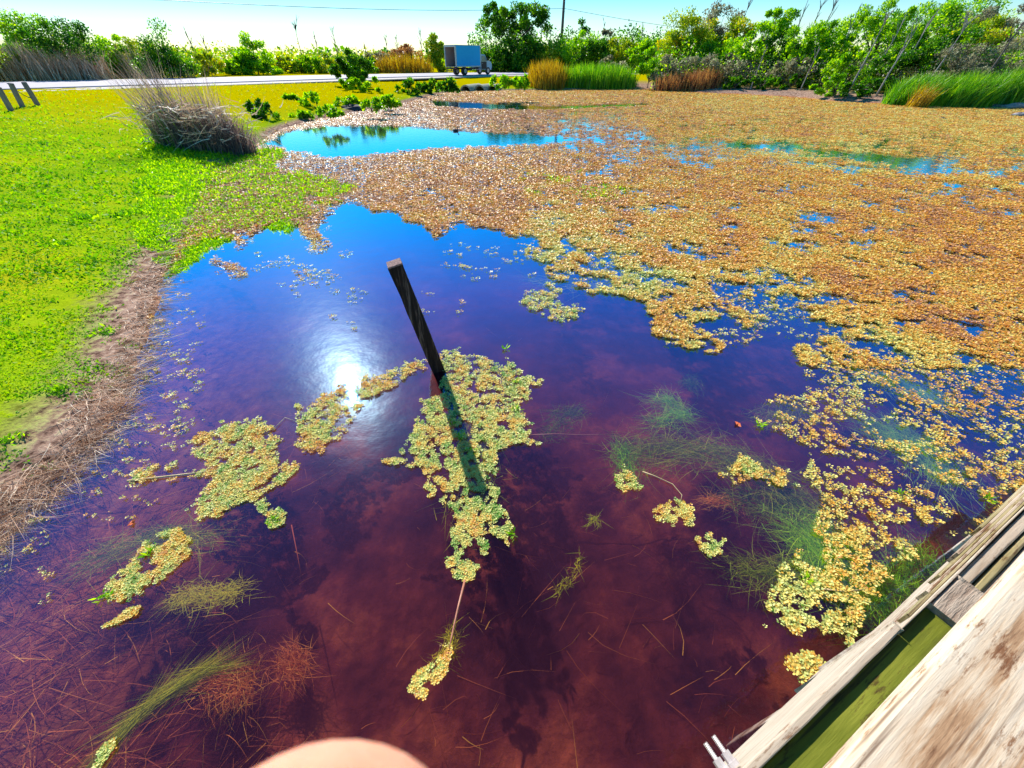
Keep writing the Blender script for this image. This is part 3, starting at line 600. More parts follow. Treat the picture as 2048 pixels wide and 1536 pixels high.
# ------------------------------------------------------------------ boardwalk railing
D = Vector((D2[0], D2[1], 0)); N = Vector((N2[0], N2[1], 0)); Z = Vector((0, 0, 1))
def off(px_, py_, z): q = P(px_, py_, z); return float(q[0]*N.x+q[1]*N.y), float(q[0]*D.x+q[1]*D.y)
def woodmat(name, stops, rough=.75, sc=20):
    m, t, o = newmat(name); p = t.nodes.new('ShaderNodeBsdfPrincipled'); p.inputs['Roughness'].default_value = rough
    n1 = noise(t, sc, 7, .7, stretch=(.12, 1.6, 1.6)); n2 = noise(t, 3.5, 5, .6)
    tc = None
    r1 = ramp(t, stops); 
    mixn = t.nodes.new('ShaderNodeMath'); mixn.operation = 'MULTIPLY_ADD'; mixn.inputs[1].default_value = .45
    sb = t.nodes.new('ShaderNodeMath'); sb.operation = 'SUBTRACT'; sb.inputs[1].default_value = .5; t.links.new(n2.outputs[0], sb.inputs[0])
    t.links.new(sb.outputs[0], mixn.inputs[0]); t.links.new(n1.outputs[0], mixn.inputs[2])
    t.links.new(mixn.outputs[0], r1.inputs[0]); t.links.new(r1.outputs[0], p.inputs['Base Color'])
    fk = noise(t, 1, 6, .75, stretch=(26, 150, 150)); fm = noise(t, 5, 4, .6, stretch=(1, 1.5, 1.5))
    ma = t.nodes.new('ShaderNodeMath'); ma.operation = 'MULTIPLY'; t.links.new(fk.outputs[0], ma.inputs[0]); t.links.new(fm.outputs[0], ma.inputs[1])
    fr_ = ramp(t, [(.27, (1, 1, 1)), (.33, (.42, .26, .16))]); t.links.new(ma.outputs[0], fr_.inputs[0])
    ck = noise(t, 1, 3, .5, stretch=(2.2, 95, 95)); cr_ = ramp(t, [(.30, (.25, .17, .12)), (.36, (1, 1, 1))]); t.links.new(ck.outputs[0], cr_.inputs[0])
    q1 = t.nodes.new('ShaderNodeMixRGB'); q1.blend_type = 'MULTIPLY'; q1.inputs[0].default_value = 1; t.links.new(r1.outputs[0], q1.inputs[1]); t.links.new(fr_.outputs[0], q1.inputs[2])
    q2 = t.nodes.new('ShaderNodeMixRGB'); q2.blend_type = 'MULTIPLY'; q2.inputs[0].default_value = .8; t.links.new(q1.outputs[0], q2.inputs[1]); t.links.new(cr_.outputs[0], q2.inputs[2])
    t.links.new(q2.outputs[0], p.inputs['Base Color'])
    b = t.nodes.new('ShaderNodeBump'); b.inputs['Strength'].default_value = .6; b.inputs['Distance'].default_value = .004
    t.links.new(n1.outputs[0], b.inputs['Height']); t.links.new(b.outputs[0], p.inputs['Normal']); t.links.new(p.outputs[0], o.inputs[0]); return m
M['cap'] = woodmat('cap_wood', [(.32, (.16, .06, .02)), (.42, (.46, .27, .14)), (.5, (.66, .50, .34)), (.7, (.74, .64, .50))])
M['green_wood'] = woodmat('green_wood', [(.3, (.07, .075, .003)), (.5, (.15, .17, .004)), (.7, (.25, .26, .02))])
M['rail'] = woodmat('rail_wood', [(.3, (.22, .14, .08)), (.45, (.48, .37, .27)), (.7, (.64, .53, .42))])
M['rail_yellow'] = woodmat('rail_yellow', [(.3, (.15, .11, .035)), (.5, (.36, .29, .13)), (.7, (.52, .42, .26))])
M['steel'] = simple('galvanised', (.78, .72, .70), .4, .3, (.6, .52, .5), 60)
M['post_top'] = simple('post_top', (.60, .50, .40), .8, 0, (.20, .12, .08), 30, .8, (.3, 2, 1))
rail = empty('boardwalk_railing', (0, 0, 0), 'weathered timber railing with pale cap board along the lower right corner', 'railing', rz=math.atan2(D.y, D.x))
# in the railing's own frame: x along, y outward, z up
def plank(name, mat, x0, x1, y0, y1, z0, z1, bev=.004, wob=0, parent=rail, rag=0):
    m_ = MB(); nn = 40 if rag else 8; vs = []; fs = []
    for i in range(nn+1):
        x = x0+(x1-x0)*i/nn; w1 = wob*math.sin(x*2.1+y0*30)+random.uniform(-rag, rag); w2 = wob*math.sin(x*2.1+y0*30)+random.uniform(-rag, rag)
        vs += [(x, y0+w1, z0), (x, y1+w2, z0), (x, y1+w2, z1), (x, y0+w1, z1)]
    for i in range(nn):
        for k in range(4): fs.append((4*i+k, 4*i+4+k, 4*i+4+(k+1) % 4, 4*i+(k+1) % 4))
    fs += [(3, 2, 1, 0), tuple(4*nn+k for k in range(4))]
    m_.add(vs, fs); return m_.build(name, mat, parent, bev)
zc = 1.93; sc_, tc_ = off(1855, 1314, zc-.034)
plank('cap_board', M['cap'], -1.2, 5.5, sc_-.30, sc_, zc-.038, zc, .006, .002)
zl = 1.70; si1, _ = off(1678, 1385, zl)
_, tB = off(1893, 1268, zl-.03)
so1, _ = off(1628, 1394, zl)
print('rail', sc_, zl, si1, so1, tB)
plank('ledge_board', M['rail'], -1.3, .66, si1, so1-.002, zl-.24, zl, .002, 0, rag=.0004)
plank('ledge_board', M['rail'], .661, 5.5, si1, -.0700, zl-.24, zl-.001, .001, 0, rag=.0006)
plank('flat_board', M['green_wood'], -1.3, tB, si1-.42, si1-.001, zl-.08, zl-.014, .002)
plank('post_top', M['post_top'], tB+.002, tB+.10, si1-.20, si1-.002, zl-.5, zl-.004, .004)
plank('flat_board', M['rail'], tB+.104, 5.6, si1-.020, si1-.002, zl-.2, zl-.006, .003, 0, rag=.001)
plank('flat_board', M['rail_yellow'], tB+.104, 5.6, si1-.034, si1-.022, zl-.2, zl-.010, .003, 0, rag=.001)
plank('flat_board', M['rail'], tB+.104, 5.6, si1-.40, si1-.036, zl-.2, zl-.014, .003, 0, rag=.001)
last = -.0695
for i, (b_, wd_, mt) in enumerate([(.70, .0035, 'rail_yellow'), (.773, .0040, 'rail'), (.828, .0035, 'rail_yellow'), (.911, .0040, 'rail'), (1.022, .0040, 'rail_yellow')]):
    plank('lower_rail', M[mt], b_, 6.0, last+.0003, last+wd_, zl-.034-.003*i, zl-.006-.003*i, .0006, 0, rag=.0003); last += wd_
zb = zl
# posts, deck and piles below
for x in (-.55, 1.3, 3.1, 4.9):
    m_ = MB(); m_.box((x, sc_-.12, (zc-.04-.6)/2), (.09, .09, zc-.04+.6)); m_.build('rail_post', M['rail'], rail, .004)
dk = empty('boardwalk_deck', (0, 0, 0), 'plank walkway deck behind the timber railing', 'boardwalk', rz=math.atan2(D.y, D.x))
for i in range(48):
    x = -1.3+i*.146; m_ = MB(); m_.box((x, sc_-.95, .88), (.138, 1.5, .038)); m_.build('deck_plank', M['rail'], dk, .003)
for yy in (sc_-.24, sc_-1.6):
    m_ = MB(); m_.box((2.1, yy, .76), (6.9, .05, .19)); m_.build('joist', M['green_wood'], dk, .003)
# bolts through the outer board, pointing out over the water
for (px_, py_) in ((1436, 1524), (1456, 1514)):
    a, b = off(px_, py_, zb-.03)
    m_ = MB(); y0 = so1+.001; m_.tube([(b, y0, zb-.03), (b, y0+.006, zb-.03)], .008, 12); m_.tube([(b, y0+.006, zb-.03), (b, y0+.017, zb-.03)], .0062, 6)
    pts_ = []; rad_ = []
    for q in range(22): pts_.append((b, y0+.017+.0009*q, zb-.03)); rad_.append(.0034 if q % 2 else .0028)
    m_.tube(pts_, rad_, 10); m_.build('bolt', M['steel'], rail)

# ------------------------------------------------------------------ fence posts at left
M['fencewood'] = simple('fence_wood', (.30, .26, .27), .85, 0, (.10, .08, .10), 10, .7, (1, 1, .15))
M['wire'] = simple('wire', (.06, .08, .10), .5, .3)
def base_at(px_, py_, z0=.3):
    c = P(px_, py_, z0)
    for _ in range(8): c = P(px_, py_, gz(c[0], c[1]))
    return Vector(c)
def top_z(px_, py_, y):      # height of the ray through a pixel at ground distance y
    r = ray(px_, py_); return H + r.z*(y/r.y)
for (bx, by, tx, ty, lab) in [(76, 211, 47, 164, 'weathered round fence post on the lawn, right one of three by the road'), (44, 214, 21, 166, 'weathered round fence post on the lawn, middle one of three by the road'), (22, 222, -4, 174, 'weathered round fence post on the lawn, left one of three by the road')]:
    b = base_at(bx, by); r = ray(tx, ty); t_ = b.y/r.y; top = Vector((0, 0, H))+r*t_
    o = empty('fence_post', b, lab, 'fence post', 'wooden fence posts by the road')
    m_ = MB(); d = top-b; m_.tube([Vector((0, 0, -.3)), d*.5+Vector((.01, 0, 0)), d*.97, d], [.105, .1, .097, .085], 12); m_.build('shaft', M['fencewood'], o, .006, True)
    m_ = MB(); m_.tube([d*.72+Vector((-.12, 0, 0)), d*.72+Vector((.12, 0, 0))], .012, 6); m_.build('staple', M['wire'], o)
b1 = base_at(70, 205); b2 = base_at(44, 190)
m_ = MB(); a_ = base_at(76, 211)+Vector((0, 0, .25)); c_ = base_at(44, 214)+Vector((0, 0, .85)); m_.tube([a_*(1-t)+c_*t-Vector((0, 0, .12*math.sin(t*math.pi))) for t in np.linspace(0, 1, 8)], .015, 6)
tag(m_.build('fence_cable', M['wire'], smooth=True), 'sagging cable slung between the fence posts', 'cable')

# ------------------------------------------------------------------ utility pole and line
pb = base_at(1119, 140, .8); pt_z = 11.5
o = empty('utility_pole', pb, 'tall slim wooden utility pole rising behind the golden reeds', 'utility pole')
m_ = MB(); m_.tube([(0, 0, -.5), (.05, 0, 4), (.1, 0, pt_z)], [.28, .25, .20], 12); m_.build('pole', M['bark'], o, 0, True)
pz = top_z(1126, 17, pb.y)
m_ = MB(); m_.tube([(.1, 0, pz), (.1, -.22, pz)], .05, 8); m_.build('insulator', M['steel'], o)
A = pb+Vector((.1, -.22, pz-pb.z))
def wire(pxs, y1, lab):
    pts_ = [A]; n = 24; r1 = ray(*pxs[-1]); E = Vector((0, 0, H))+r1*(y1/r1.y)
    for i in range(1, n+1):
        t = i/n; q = A*(1-t)+E*t; q.z -= .5*math.sin(math.pi*t)*(E-A).length/60; pts_.append(q)
    m_ = MB(); m_.tube([q-A for q in pts_], .028, 5); ob = m_.build('power_line', M['wire'], smooth=True); ob.location = A; tag(ob, lab, 'power line', 'overhead power lines')
wire([(100, -12)], 46, 'overhead wire running left from the utility pole across the sky')
wire([(1480, 70)], 95, 'overhead wire sloping down right from the utility pole')

# ------------------------------------------------------------------ box truck
tb = Vector(P(921, 150, .9)); 
tr = empty('box_truck', (tb.x, tb.y, .905), 'box truck with white cargo box coloured blue for sky-lit shade and open rear, parked by the road', 'truck', rz=R(46)); tr.scale = (.92, .92, .92)
M['sky_shade_box'] = simple('sky_shade_box', (.03, .42, .92), .45, 0, (.02, .38, .88), 2, spec=.08)  # white box; the blue of sky-lit shade is put into its colour
M['trim'] = simple('trim', (.55, .62, .62), .5, 0); M['black'] = simple('black', (.015, .015, .02), .5, 0); M['inside'] = simple('inside', (.40, .30, .28), .8, 0, (.3, .22, .22), 3)
M['cab'] = simple('cab_paint', (.30, .52, .70), .35, 0); M['rubber'] = simple('rubber', (.02, .02, .022), .8); M['rim'] = simple('rim', (.5, .52, .55), .4, .6)
M['glass'] = simple('dark_glass', (.25, .32, .30), .1, 0); M['red'] = simple('tail_light', (.5, .02, .02), .3)
# x forward, y left; right side (-y) faces the camera; origin at rear axle ground; overall 5.6 m
bl, bw, bz0, bz1 = 4.3, 2.1, .85, 3.0; x0 = -1.5
m_ = MB(); th = .05
m_.box((x0+bl/2, -bw/2, (bz0+bz1)/2), (bl, th, bz1-bz0)); m_.box((x0+bl/2, bw/2, (bz0+bz1)/2), (bl, th, bz1-bz0)); m_.box((x0+bl-.03, 0, (bz0+bz1)/2), (.05, bw-.06, bz1-bz0)); m_.build('cargo_box', M['sky_shade_box'], tr, .01)
m_ = MB(); m_.box((x0+bl/2, 0, bz1+.03), (bl+.06, bw+.10, .06)); m_.box((x0+bl/2, -bw/2-.035, bz0+.05), (bl, .03, .12)); m_.box((x0+bl-.04, -bw/2-.035, (bz0+bz1)/2), (.1, .03, bz1-bz0-.14)); m_.box((x0+.05, -bw/2-.035, (bz0+bz1)/2), (.1, .03, bz1-bz0-.14)); m_.box((x0-.03, bw/2, (bz0+bz1)/2), (.06, .1, bz1-bz0)); m_.box((x0-.03, -bw/2+.02, (bz0+bz1)/2), (.06, .1, bz1-bz0)); m_.box((x0-.03, 0, bz1-.08), (.06, bw-.1, .14)); m_.build('box_trim', M['trim'], tr)
m_ = MB(); m_.box((x0+bl/2, 0, bz0+.03), (bl-.1, bw-.06, .06)); m_.box((x0+bl/2, bw/2-.04, (bz0+bz1)/2), (bl-.1, .02, bz1-bz0-.1)); m_.box((x0+bl-.08, 0, (bz0+bz1)/2), (.03, bw-.12, bz1-bz0-.1)); m_.build('box_interior', M['inside'], tr)
m_ = MB(); m_.box((1.7, 0, .68), (6.2, .75, .16)); m_.box((x0+.05, 0, .72), (.14, bw, .16)); m_.box((.9, -.75, .6), (.8, .35, .3)); m_.box((x0-.1, 0, .45), (.12, 1.7, .1)); m_.box((x0+.0, 0, .58), (.05, .1, .2)); m_.build('chassis', M['black'], tr)
# cab as a side profile extruded
def prism(pts2, y0, y1):
    n = len(pts2); vs = [(a, y0, b) for a, b in pts2]+[(a, y1, b) for a, b in pts2]
    return vs, [tuple(range(n)), tuple(range(2*n-1, n-1, -1))]+[(i, i+n, (i+1) % n+n, (i+1) % n) for i in range(n)]
cx = x0+bl+.08
m_ = MB(); m_.add(*prism([(cx, .55), (cx, 2.05), (cx+.15, 2.15), (cx+.85, 2.12), (cx+1.25, 1.5), (cx+1.95, 1.38), (cx+2.08, 1.1), (cx+2.1, .6), (cx+1.98, .5)], -.93, .93)); m_.build('cab_body', M['cab'], tr, .04)
m_ = MB(); m_.add(*prism([(cx+.18, 1.4), (cx+.2, 2.0), (cx+.78, 2.0), (cx+1.08, 1.5), (cx+1.08, 1.4)], -.945, -.935)); m_.build('side_window', M['glass'], tr)
m_ = MB(); m_.add(*prism([(cx+.86, 2.08), (cx+1.25, 1.53), (cx+1.27, 1.55), (cx+.88, 2.10)], -.8, .8)); m_.build('windscreen', M['glass'], tr)
dr = None
m_ = MB(); m_.add(*prism([(cx+.12, .6), (cx+.12, 1.38), (cx+1.1, 1.38), (cx+1.1, .6)], -.952, -.936)); dr = m_.build('door', M['black'], tr); m_ = MB(); m_.box((cx+.28, -.965, 1.2), (.14, .02, .04)); m_.build('handle', M['trim'], dr)
m_ = MB(); m_.box((cx+2.06, 0, .62), (.16, 1.9, .2)); m_.build('bumper', M['black'], tr, .02)
for sy in (-1, 1):
    m_ = MB(); m_.box((cx+2.1, sy*.72, 1.0), (.05, .28, .2)); m_.build('headlight', M['trim'], tr, .02)
    m_ = MB(); m_.box((x0-.04, sy*.9, .72), (.04, .12, .12)); m_.build('tail_light', M['red'], tr)
m_ = MB(); m_.box((cx+1.05, -1.12, 1.68), (.06, .22, .36)); m_.tube([(cx+1.05, -.93, 1.5), (cx+1.05, -1.1, 1.6)], .02, 6); m_.build('side_mirror', M['black'], tr)
for (wx_, wy_, wd) in ((0, -.82, .46), (0, .82, .46), (cx+1.35, -.82, .24), (cx+1.35, .82, .24)):
    wh = bpy.data.objects.new('wheel', None); COL.objects.link(wh); wh.parent = tr; wh.location = (wx_, wy_, .42)
    m_ = MB(); m_.tube([(0, -wd/2, 0), (0, -wd/2+.03, 0), (0, wd/2-.03, 0), (0, wd/2, 0)], [.37, .42, .42, .37], 22); m_.build('tyre', M['rubber'], wh)
    m_ = MB(); m_.tube([(0, -wd/2-.012, 0), (0, -wd/2+.02, 0)], .22, 16); m_.tube([(0, -wd/2-.05, 0), (0, -wd/2, 0)], .08, 10); m_.build('rim', M['rim'], wh)

# ------------------------------------------------------------------ culverts, stakes, birds, stones
M['concrete'] = simple('concrete', (.50, .50, .40), .85, 0, (.24, .26, .16), 6, .4)
M['hole'] = simple('pipe_inside', (.03, .03, .03), .9)
for x_, y_, lab in ((934, 183, 'mossy culvert pipe opening at the far bank, left of three'), (962, 182.5, 'mossy culvert pipe opening at the far bank, middle of three'), (987, 182, 'mossy culvert pipe opening at the far bank, right of three')):
    c = Vector(P(x_, y_)); o = empty('culvert_pipe', c+Vector((-.15, 0, -.10)), lab, 'culvert', 'culvert pipes under the road', rz=R(-20))
    m_ = MB(); n = 24; vs = []; fs = []
    for (yy, ro) in ((0, .62), (3.2, .62), (3.2, .50), (0, .50)):
        for k in range(n): a = 2*math.pi*k/n; vs.append((ro*math.cos(a), yy, ro*math.sin(a)))
    for j in range(4):
        for k in range(n): fs.append((j*n+k, j*n+(k+1) % n, ((j+1) % 4)*n+(k+1) % n, ((j+1) % 4)*n+k))
    m_.add(vs, fs); m_.build('pipe', M['concrete'], o, 0)
    m_ = MB(); m_.tube([(0, 1.6, 0), (0, 1.65, 0)], .498, 20); m_.build('dark_interior', M['hole'], o)
for x_, y_, hh, lab in ((1245, 176, .75, 'thicker grey stake standing in the water before the green reeds'), (1251, 177, .62, 'thinner dark stake beside the grey one before the green reeds')):
    c = Vector(P(x_, y_)); m_ = MB(); m_.tube([(0, 0, -.4), (0, 0, hh*.6), (.02, 0, hh)], [.08, .07, .06] if hh > .7 else [.035, .03, .03], 8); o = m_.build('wooden_stake', M['fencewood'], smooth=True); o.location = c; tag(o, lab, 'stake', 'stakes in the far water')
M['bird'] = simple('dark_feathers', (.05, .035, .03), .6, 0, (.02, .015, .015), 20)
M['bill'] = simple('bill', (.3, .2, .08), .5)
def bird(px_, py_, rz, lab):
    c = Vector(P(px_, py_)); o = empty('water_bird', c, lab, 'bird', 'small dark water birds', rz); o.scale = (.6, .6, .6)
    m_ = MB(); m_.tube([(-.22, 0, .10), (-.17, 0, .075), (-.08, 0, .05), (.05, 0, .04), (.13, 0, .055), (.165, 0, .10), (.175, 0, .16), (.18, 0, .20), (.205, 0, .225), (.24, 0, .222), (.262, 0, .212)],
                       [.008, .045, .085, .092, .075, .042, .028, .027, .036, .03, .012], 12); m_.build('body', M['bird'], o, 0, True)
    m_ = MB(); m_.tube([(.255, 0, .213), (.30, 0, .203)], [.012, .005], 8); m_.build('bill', M['bill'], o)
bird(911, 262, 0, 'small dark water bird swimming by the pale pool, left of two'); bird(1054, 257, .2, 'small dark water bird at the dark reflection, right of two')
M['stone'] = simple('pale_stone', (.70, .68, .66), .8, 0, (.4, .36, .34), 6, .5)
def stone(px_, py_, s, lab, mat='stone', grp=None, name='stone', sx=1.5):
    c = Vector(P(px_, py_)); m_ = MB(); n = 10; vs = []; fs = []
    for i in range(6):
        ph = -.3+i*.37
        for k in range(n): a = k*2*math.pi/n; r = s*max(.02, math.cos(ph))*random.uniform(.82, 1.15); vs.append((r*math.cos(a)*sx, r*math.sin(a), s*.6*math.sin(ph)*random.uniform(.9, 1.1)))
    for i in range(5):
        for k in range(n): fs.append((i*n+k, i*n+(k+1) % n, (i+1)*n+(k+1) % n, (i+1)*n+k))
    fs.append(tuple(5*n+k for k in range(n))); m_.add(vs, fs); o = m_.build(name, M[mat]); o.location = c; tag(o, lab, name, grp)
stone(2032, 216, .45, 'pale grey log end lying at the right bank, upper one', sx=2.2, name='log', mat='bark_pale'); stone(2040, 232, .28, 'pale grey log lying in the orange mat below the other', sx=2.0, name='log', mat='bark_pale')
stone(778, 224, .22, 'dark stone on the mud at the foot of the green bank', mat='bark_dark'); stone(1885, 238, .12, 'small dark stump in the orange mat near the right bank', mat='bark_dark', name='stump')
stone(706, 222, .55, 'dark lump standing in for a pipe hole under the left bank plants', mat='bark_dark', name='dark_hole_lump')  # solid dark lump added to stand for the dark pipe hole
exec_trees = True

# ------------------------------------------------------------------ trees, bushes, reeds
def crown_leaves(w_, d_, z0, z1, nclump, nleaf, lsize, shape='round', rs=RS, lean=0.0):
    """leaf quads in local coordinates: clumps spread through an uneven crown"""
    c = []
    while len(c) < nclump:
        u = rs.uniform(-1, 1, 3)
        if shape == 'round' and (u**2).sum() > 1: continue
        if shape == 'cone' and math.hypot(u[0], u[1]) > (1-(u[2]+1)/2)*.9+.12: continue
        if shape == 'column' and math.hypot(u[0], u[1]) > .75: continue
        if shape == 'heap' and (u[0]**2+u[1]**2 + max(0, u[2])**2 > 1): continue
        c.append(u)
    c = np.array(c); c[:, 2] = (c[:, 2]+1)/2
    cc = np.stack([c[:, 0]*w_/2, c[:, 1]*d_/2, z0+c[:, 2]*(z1-z0)], -1)
    cr = rs.uniform(.5, 1.25, nclump)*min(w_, z1-z0)*.155
    i = rs.randint(0, nclump, nleaf); q = nrm(rs.normal(size=(nleaf, 3)))*(rs.uniform(0, 1, (nleaf, 1))**.45)
    p = cc[i] + q*cr[i][:, None]*[1.15, 1.15, .85]
    p[:, 0] += lean*p[:, 2]
    p[:, 2] = np.maximum(p[:, 2], .03)
    d = nrm(q*.6 + rs.normal(0, .6, (nleaf, 3)) + [0, 0, .15])
    L = lsize*rs.uniform(.6, 1.4, nleaf)
    tone = rs.uniform(-.2, .2, nclump)[i]
    return leaf_quads(p, d, L, L*.6), np.clip(rs.uniform(.1, .9, nleaf)+tone, 0, 1), cc
def limbs(m_, base, cc, r0, h0, kk=7, rs=RS, lean=0.0):
    top = Vector((lean*h0, 0, h0)); m_.tube([base, top*.5+Vector((rs.normal(0, r0), 0, 0)), top], [r0, r0*.8, r0*.6], 8)
    for j in rs.choice(len(cc), min(kk, len(cc)), False):
        e = Vector(cc[j]); e.x += lean*e.z; s = top*rs.uniform(.45, 1); mid = (s+e)/2+Vector((rs.normal(0, .1), rs.normal(0, .1), rs.uniform(0, .2)))
        m_.tube([s, mid, e], [r0*.4, r0*.25, r0*.08], 5)
def tree(name, px_, y, wpx, toppx, lab, mat, cat='tree', grp=None, shape='round', bot=0.0, n=2200, bark='bark', trunk=True, nc=None, lpx=1.8, lean=0, dark=None):
    x = 0; z = .8
    for _ in range(4):
        # x so that the base column falls at px_
        dz = z-H; zc_ = y*cP-dz*sP; x = (px_-CX)*zc_/F; z = gz(x, y)
    hh = max(.4, top_z(px_, toppx, y)-z); wd = wpx*zc_/F
    o = empty(name, (x, y, z), lab, cat, grp)
    ls = px_at(np.array([x, y, z+hh/2]), lpx)
    Q, V, cc = crown_leaves(wd*1.15, wd*.9, hh*bot, hh*.96, (nc or max(10, int(16+wd*hh*1.3))), int(n*2.7), ls, shape, lean=lean)
    quads('crown' if cat == 'tree' else 'foliage', Q, M[mat], o, V)
    if trunk:
        m_ = MB(); limbs(m_, Vector((0, 0, -.2)), cc, max(.05, hh*.022), max(hh*max(bot, .35), .3), 16, lean=lean); m_.build('trunk' if cat == 'tree' else 'stems', M[bark], o, 0, True)
    return o
def deadtree(px_, y, toppx, lab, spread=.16, nb=9, bark='bark_dark', lean=0, grp='bare dead trees', r=1.0):
    z = .8
    for _ in range(4): zc_ = y*cP-(z-H)*sP; x = (px_-CX)*zc_/F; z = gz(x, y)
    hh = top_z(px_, toppx, y)-z; o = empty('dead_tree', (x, y, z), lab, 'dead tree', grp)
    m_ = MB(); r0 = hh*.011*r+.03; pts_ = []; q = Vector((0, 0, -.2)); 
    for i in range(7): pts_.append(q.copy()); q += Vector((RS.normal(lean, .035)*hh/6, RS.normal(0, .02)*hh/6, hh/6*(1.03 if i else 1)))
    m_.tube(pts_, [r0*(1-.13*i) for i in range(7)], 7); m_.build('trunk', M[bark], o, 0, True)
    m_ = MB()
    for i in range(nb):
        s = pts_[RS.randint(2, 6)].lerp(pts_[6], RS.uniform(0, .7)); L = hh*RS.uniform(.08, .28); a = RS.uniform(0, 6.28)
        d = Vector((math.cos(a)*spread*3, math.sin(a)*spread*3, 1)).normalized(); e = s+d*L; mid = s+d*L*.5+Vector((RS.normal(0, .04)*L, 0, 0))
        m_.tube([s, mid, e], [r0*.4, r0*.3, r0*.12], 5)
        for _ in range(2):
            d2 = (d+Vector((RS.normal(0, .5), RS.normal(0, .5), .2))).normalized(); m_.tube([mid, mid+d2*L*.5], [r0*.22, r0*.08], 4)
    m_.build('branches', M[bark], o)
def reedbed(name, x0, x1, y0, y1, n, hh, mat, lab, cat='reeds', lean=(0, 0), W=.03, grp=None, vr=(.1, 1), z0=None, plume=0, spread=.1, bendk=.25):
    """x0..x1, y0..y1 in metres"""
    bx = RS.uniform(x0, x1, n); by = RS.uniform(y0, y1, n)
    e = ((bx-(x0+x1)/2)/(x1-x0)*2)**2+((by-(y0+y1)/2)/(y1-y0)*2)**2; k = e < RS.uniform(.7, 1.15, n); bx, by = bx[k], by[k]; m = len(bx)
    bz = np.maximum(hgt(bx, by), -.1); c0 = np.array([(x0+x1)/2, (y0+y1)/2, max(0, gz((x0+x1)/2, (y0+y1)/2))])
    b = np.stack([bx, by, bz], -1)-c0; d = nrm(np.stack([RS.normal(lean[0], spread, m), RS.normal(lean[1], spread, m), np.ones(m)], -1))
    be = np.stack([RS.normal(lean[0], bendk, m), RS.normal(0, bendk, m), RS.uniform(-.25, 0, m)], -1)*.6
    L = hh*RS.uniform(.55, 1.1, m)*(1-.25*e[k])
    Q = ribbons(b, d, be, L, np.full(m, W), 4)
    o = empty(name, c0, lab, cat, grp); quads('blades', Q, M[mat], o, np.repeat(RS.uniform(*vr, m), 4))
    if plume:
        i = RS.choice(m, plume, False); tp_ = b[i]+d[i]*L[i][:, None]+be[i]*L[i][:, None]; tp_ = np.repeat(tp_, 14, 0); nn = len(tp_)
        tp_ += RS.normal(0, 1, (nn, 3))*[.03, .03, .10]; quads('plumes', leaf_quads(tp_, nrm(RS.normal(0, .5, (nn, 3))+[.2, 0, .6]), np.full(nn, .09), np.full(nn, .03)), M['leaf_grey'], o, RS.uniform(.3, 1, nn))
    return o
def X(px_, y, z=.8): return (px_-CX)*(y*cP-(z-H)*sP)/F

GL = 'bushes beyond the road at left'
tree('bush', -60, 44, 150, 30, 'bright yellow green bush cut by the left edge of the photo', 'leaf_yellow', 'bush', GL, n=2600)
tree('bush', 25, 47, 110, 72, 'bright yellow green bush at the far left above the fence posts', 'leaf_yellow', 'bush', GL, n=3000)
tree('tree', 95, 50, 110, 18, 'tall bushy green tree beyond the road at the far left', 'leaf_bright', 'tree', GL, n=3600, bot=.15)
tree('tree', 165, 49, 100, 25, 'dark leafy tree right of the tallest one at the far left', 'leaf_dark', 'tree', GL, n=3400, bot=.12)
tree('bush', 245, 54, 80, 62, 'light green bush behind the tips of the dry reeds', 'leaf_bright', 'bush', GL, n=2400)
tree('bush', 290, 56, 70, 72, 'second light green bush behind the dry reeds', 'leaf_yellow', 'bush', GL, n=2200)
tree('tree', 345, 53, 105, 32, 'dense pointed dark green tree above the dry reed clump', 'leaf_dark', 'tree', GL, 'cone', .05, 4200, nc=46)
tree('bush', 425, 60, 60, 105, 'low yellow green bush right of the pointed dark tree', 'leaf_yellow', 'bush', GL, n=1500)
tree('bush', 470, 64, 60, 112, 'low green bush left of the lone cone shaped tree', 'leaf_bright', 'bush', GL, n=1500)
tree('tree', 518, 66, 84, 55, 'lone cone shaped green tree beyond the road', 'leaf_bright', 'tree', None, 'cone', .03, 3400, nc=40)
for i, (a, t_, w_, mt, lb) in enumerate([(575, 112, 60, 'leaf_yellow', 'low yellow green bush right of the cone tree'), (620, 105, 55, 'leaf_bright', 'low bush under the first pair of bare saplings'), (665, 108, 60, 'leaf_yellow', 'low bush under the third bare sapling'), (730, 112, 60, 'leaf_dark', 'low dark bush behind the round roadside bush'), (385, 118, 50, 'leaf_bright', 'low bush between pointed tree and cone tree')]):
    tree('bush', a, 72, w_, t_, lb, mt, 'bush', 'low bushes beyond the road', 'heap', n=1500)
# distant low wood
n = 9000; a = RS.uniform(-75, 75, n)*math.pi/180; rad = RS.uniform(110, 150, n); wp = np.stack([rad*np.sin(a), rad*np.cos(a), .8+RS.uniform(0, 1, n)**1.3*(2.2+1.6*fbm(a*30, a*0, 2, 3))], -1)
tag(quads('distant_wood', leaf_quads(wp, rand_dirs(n, -.2, .9), np.full(n, 1.1), np.full(n, .8)), M['leaf_dark'], v=RS.uniform(.3, 1, n)), 'flat line of distant green wood along the horizon', 'wood', kind='stuff')

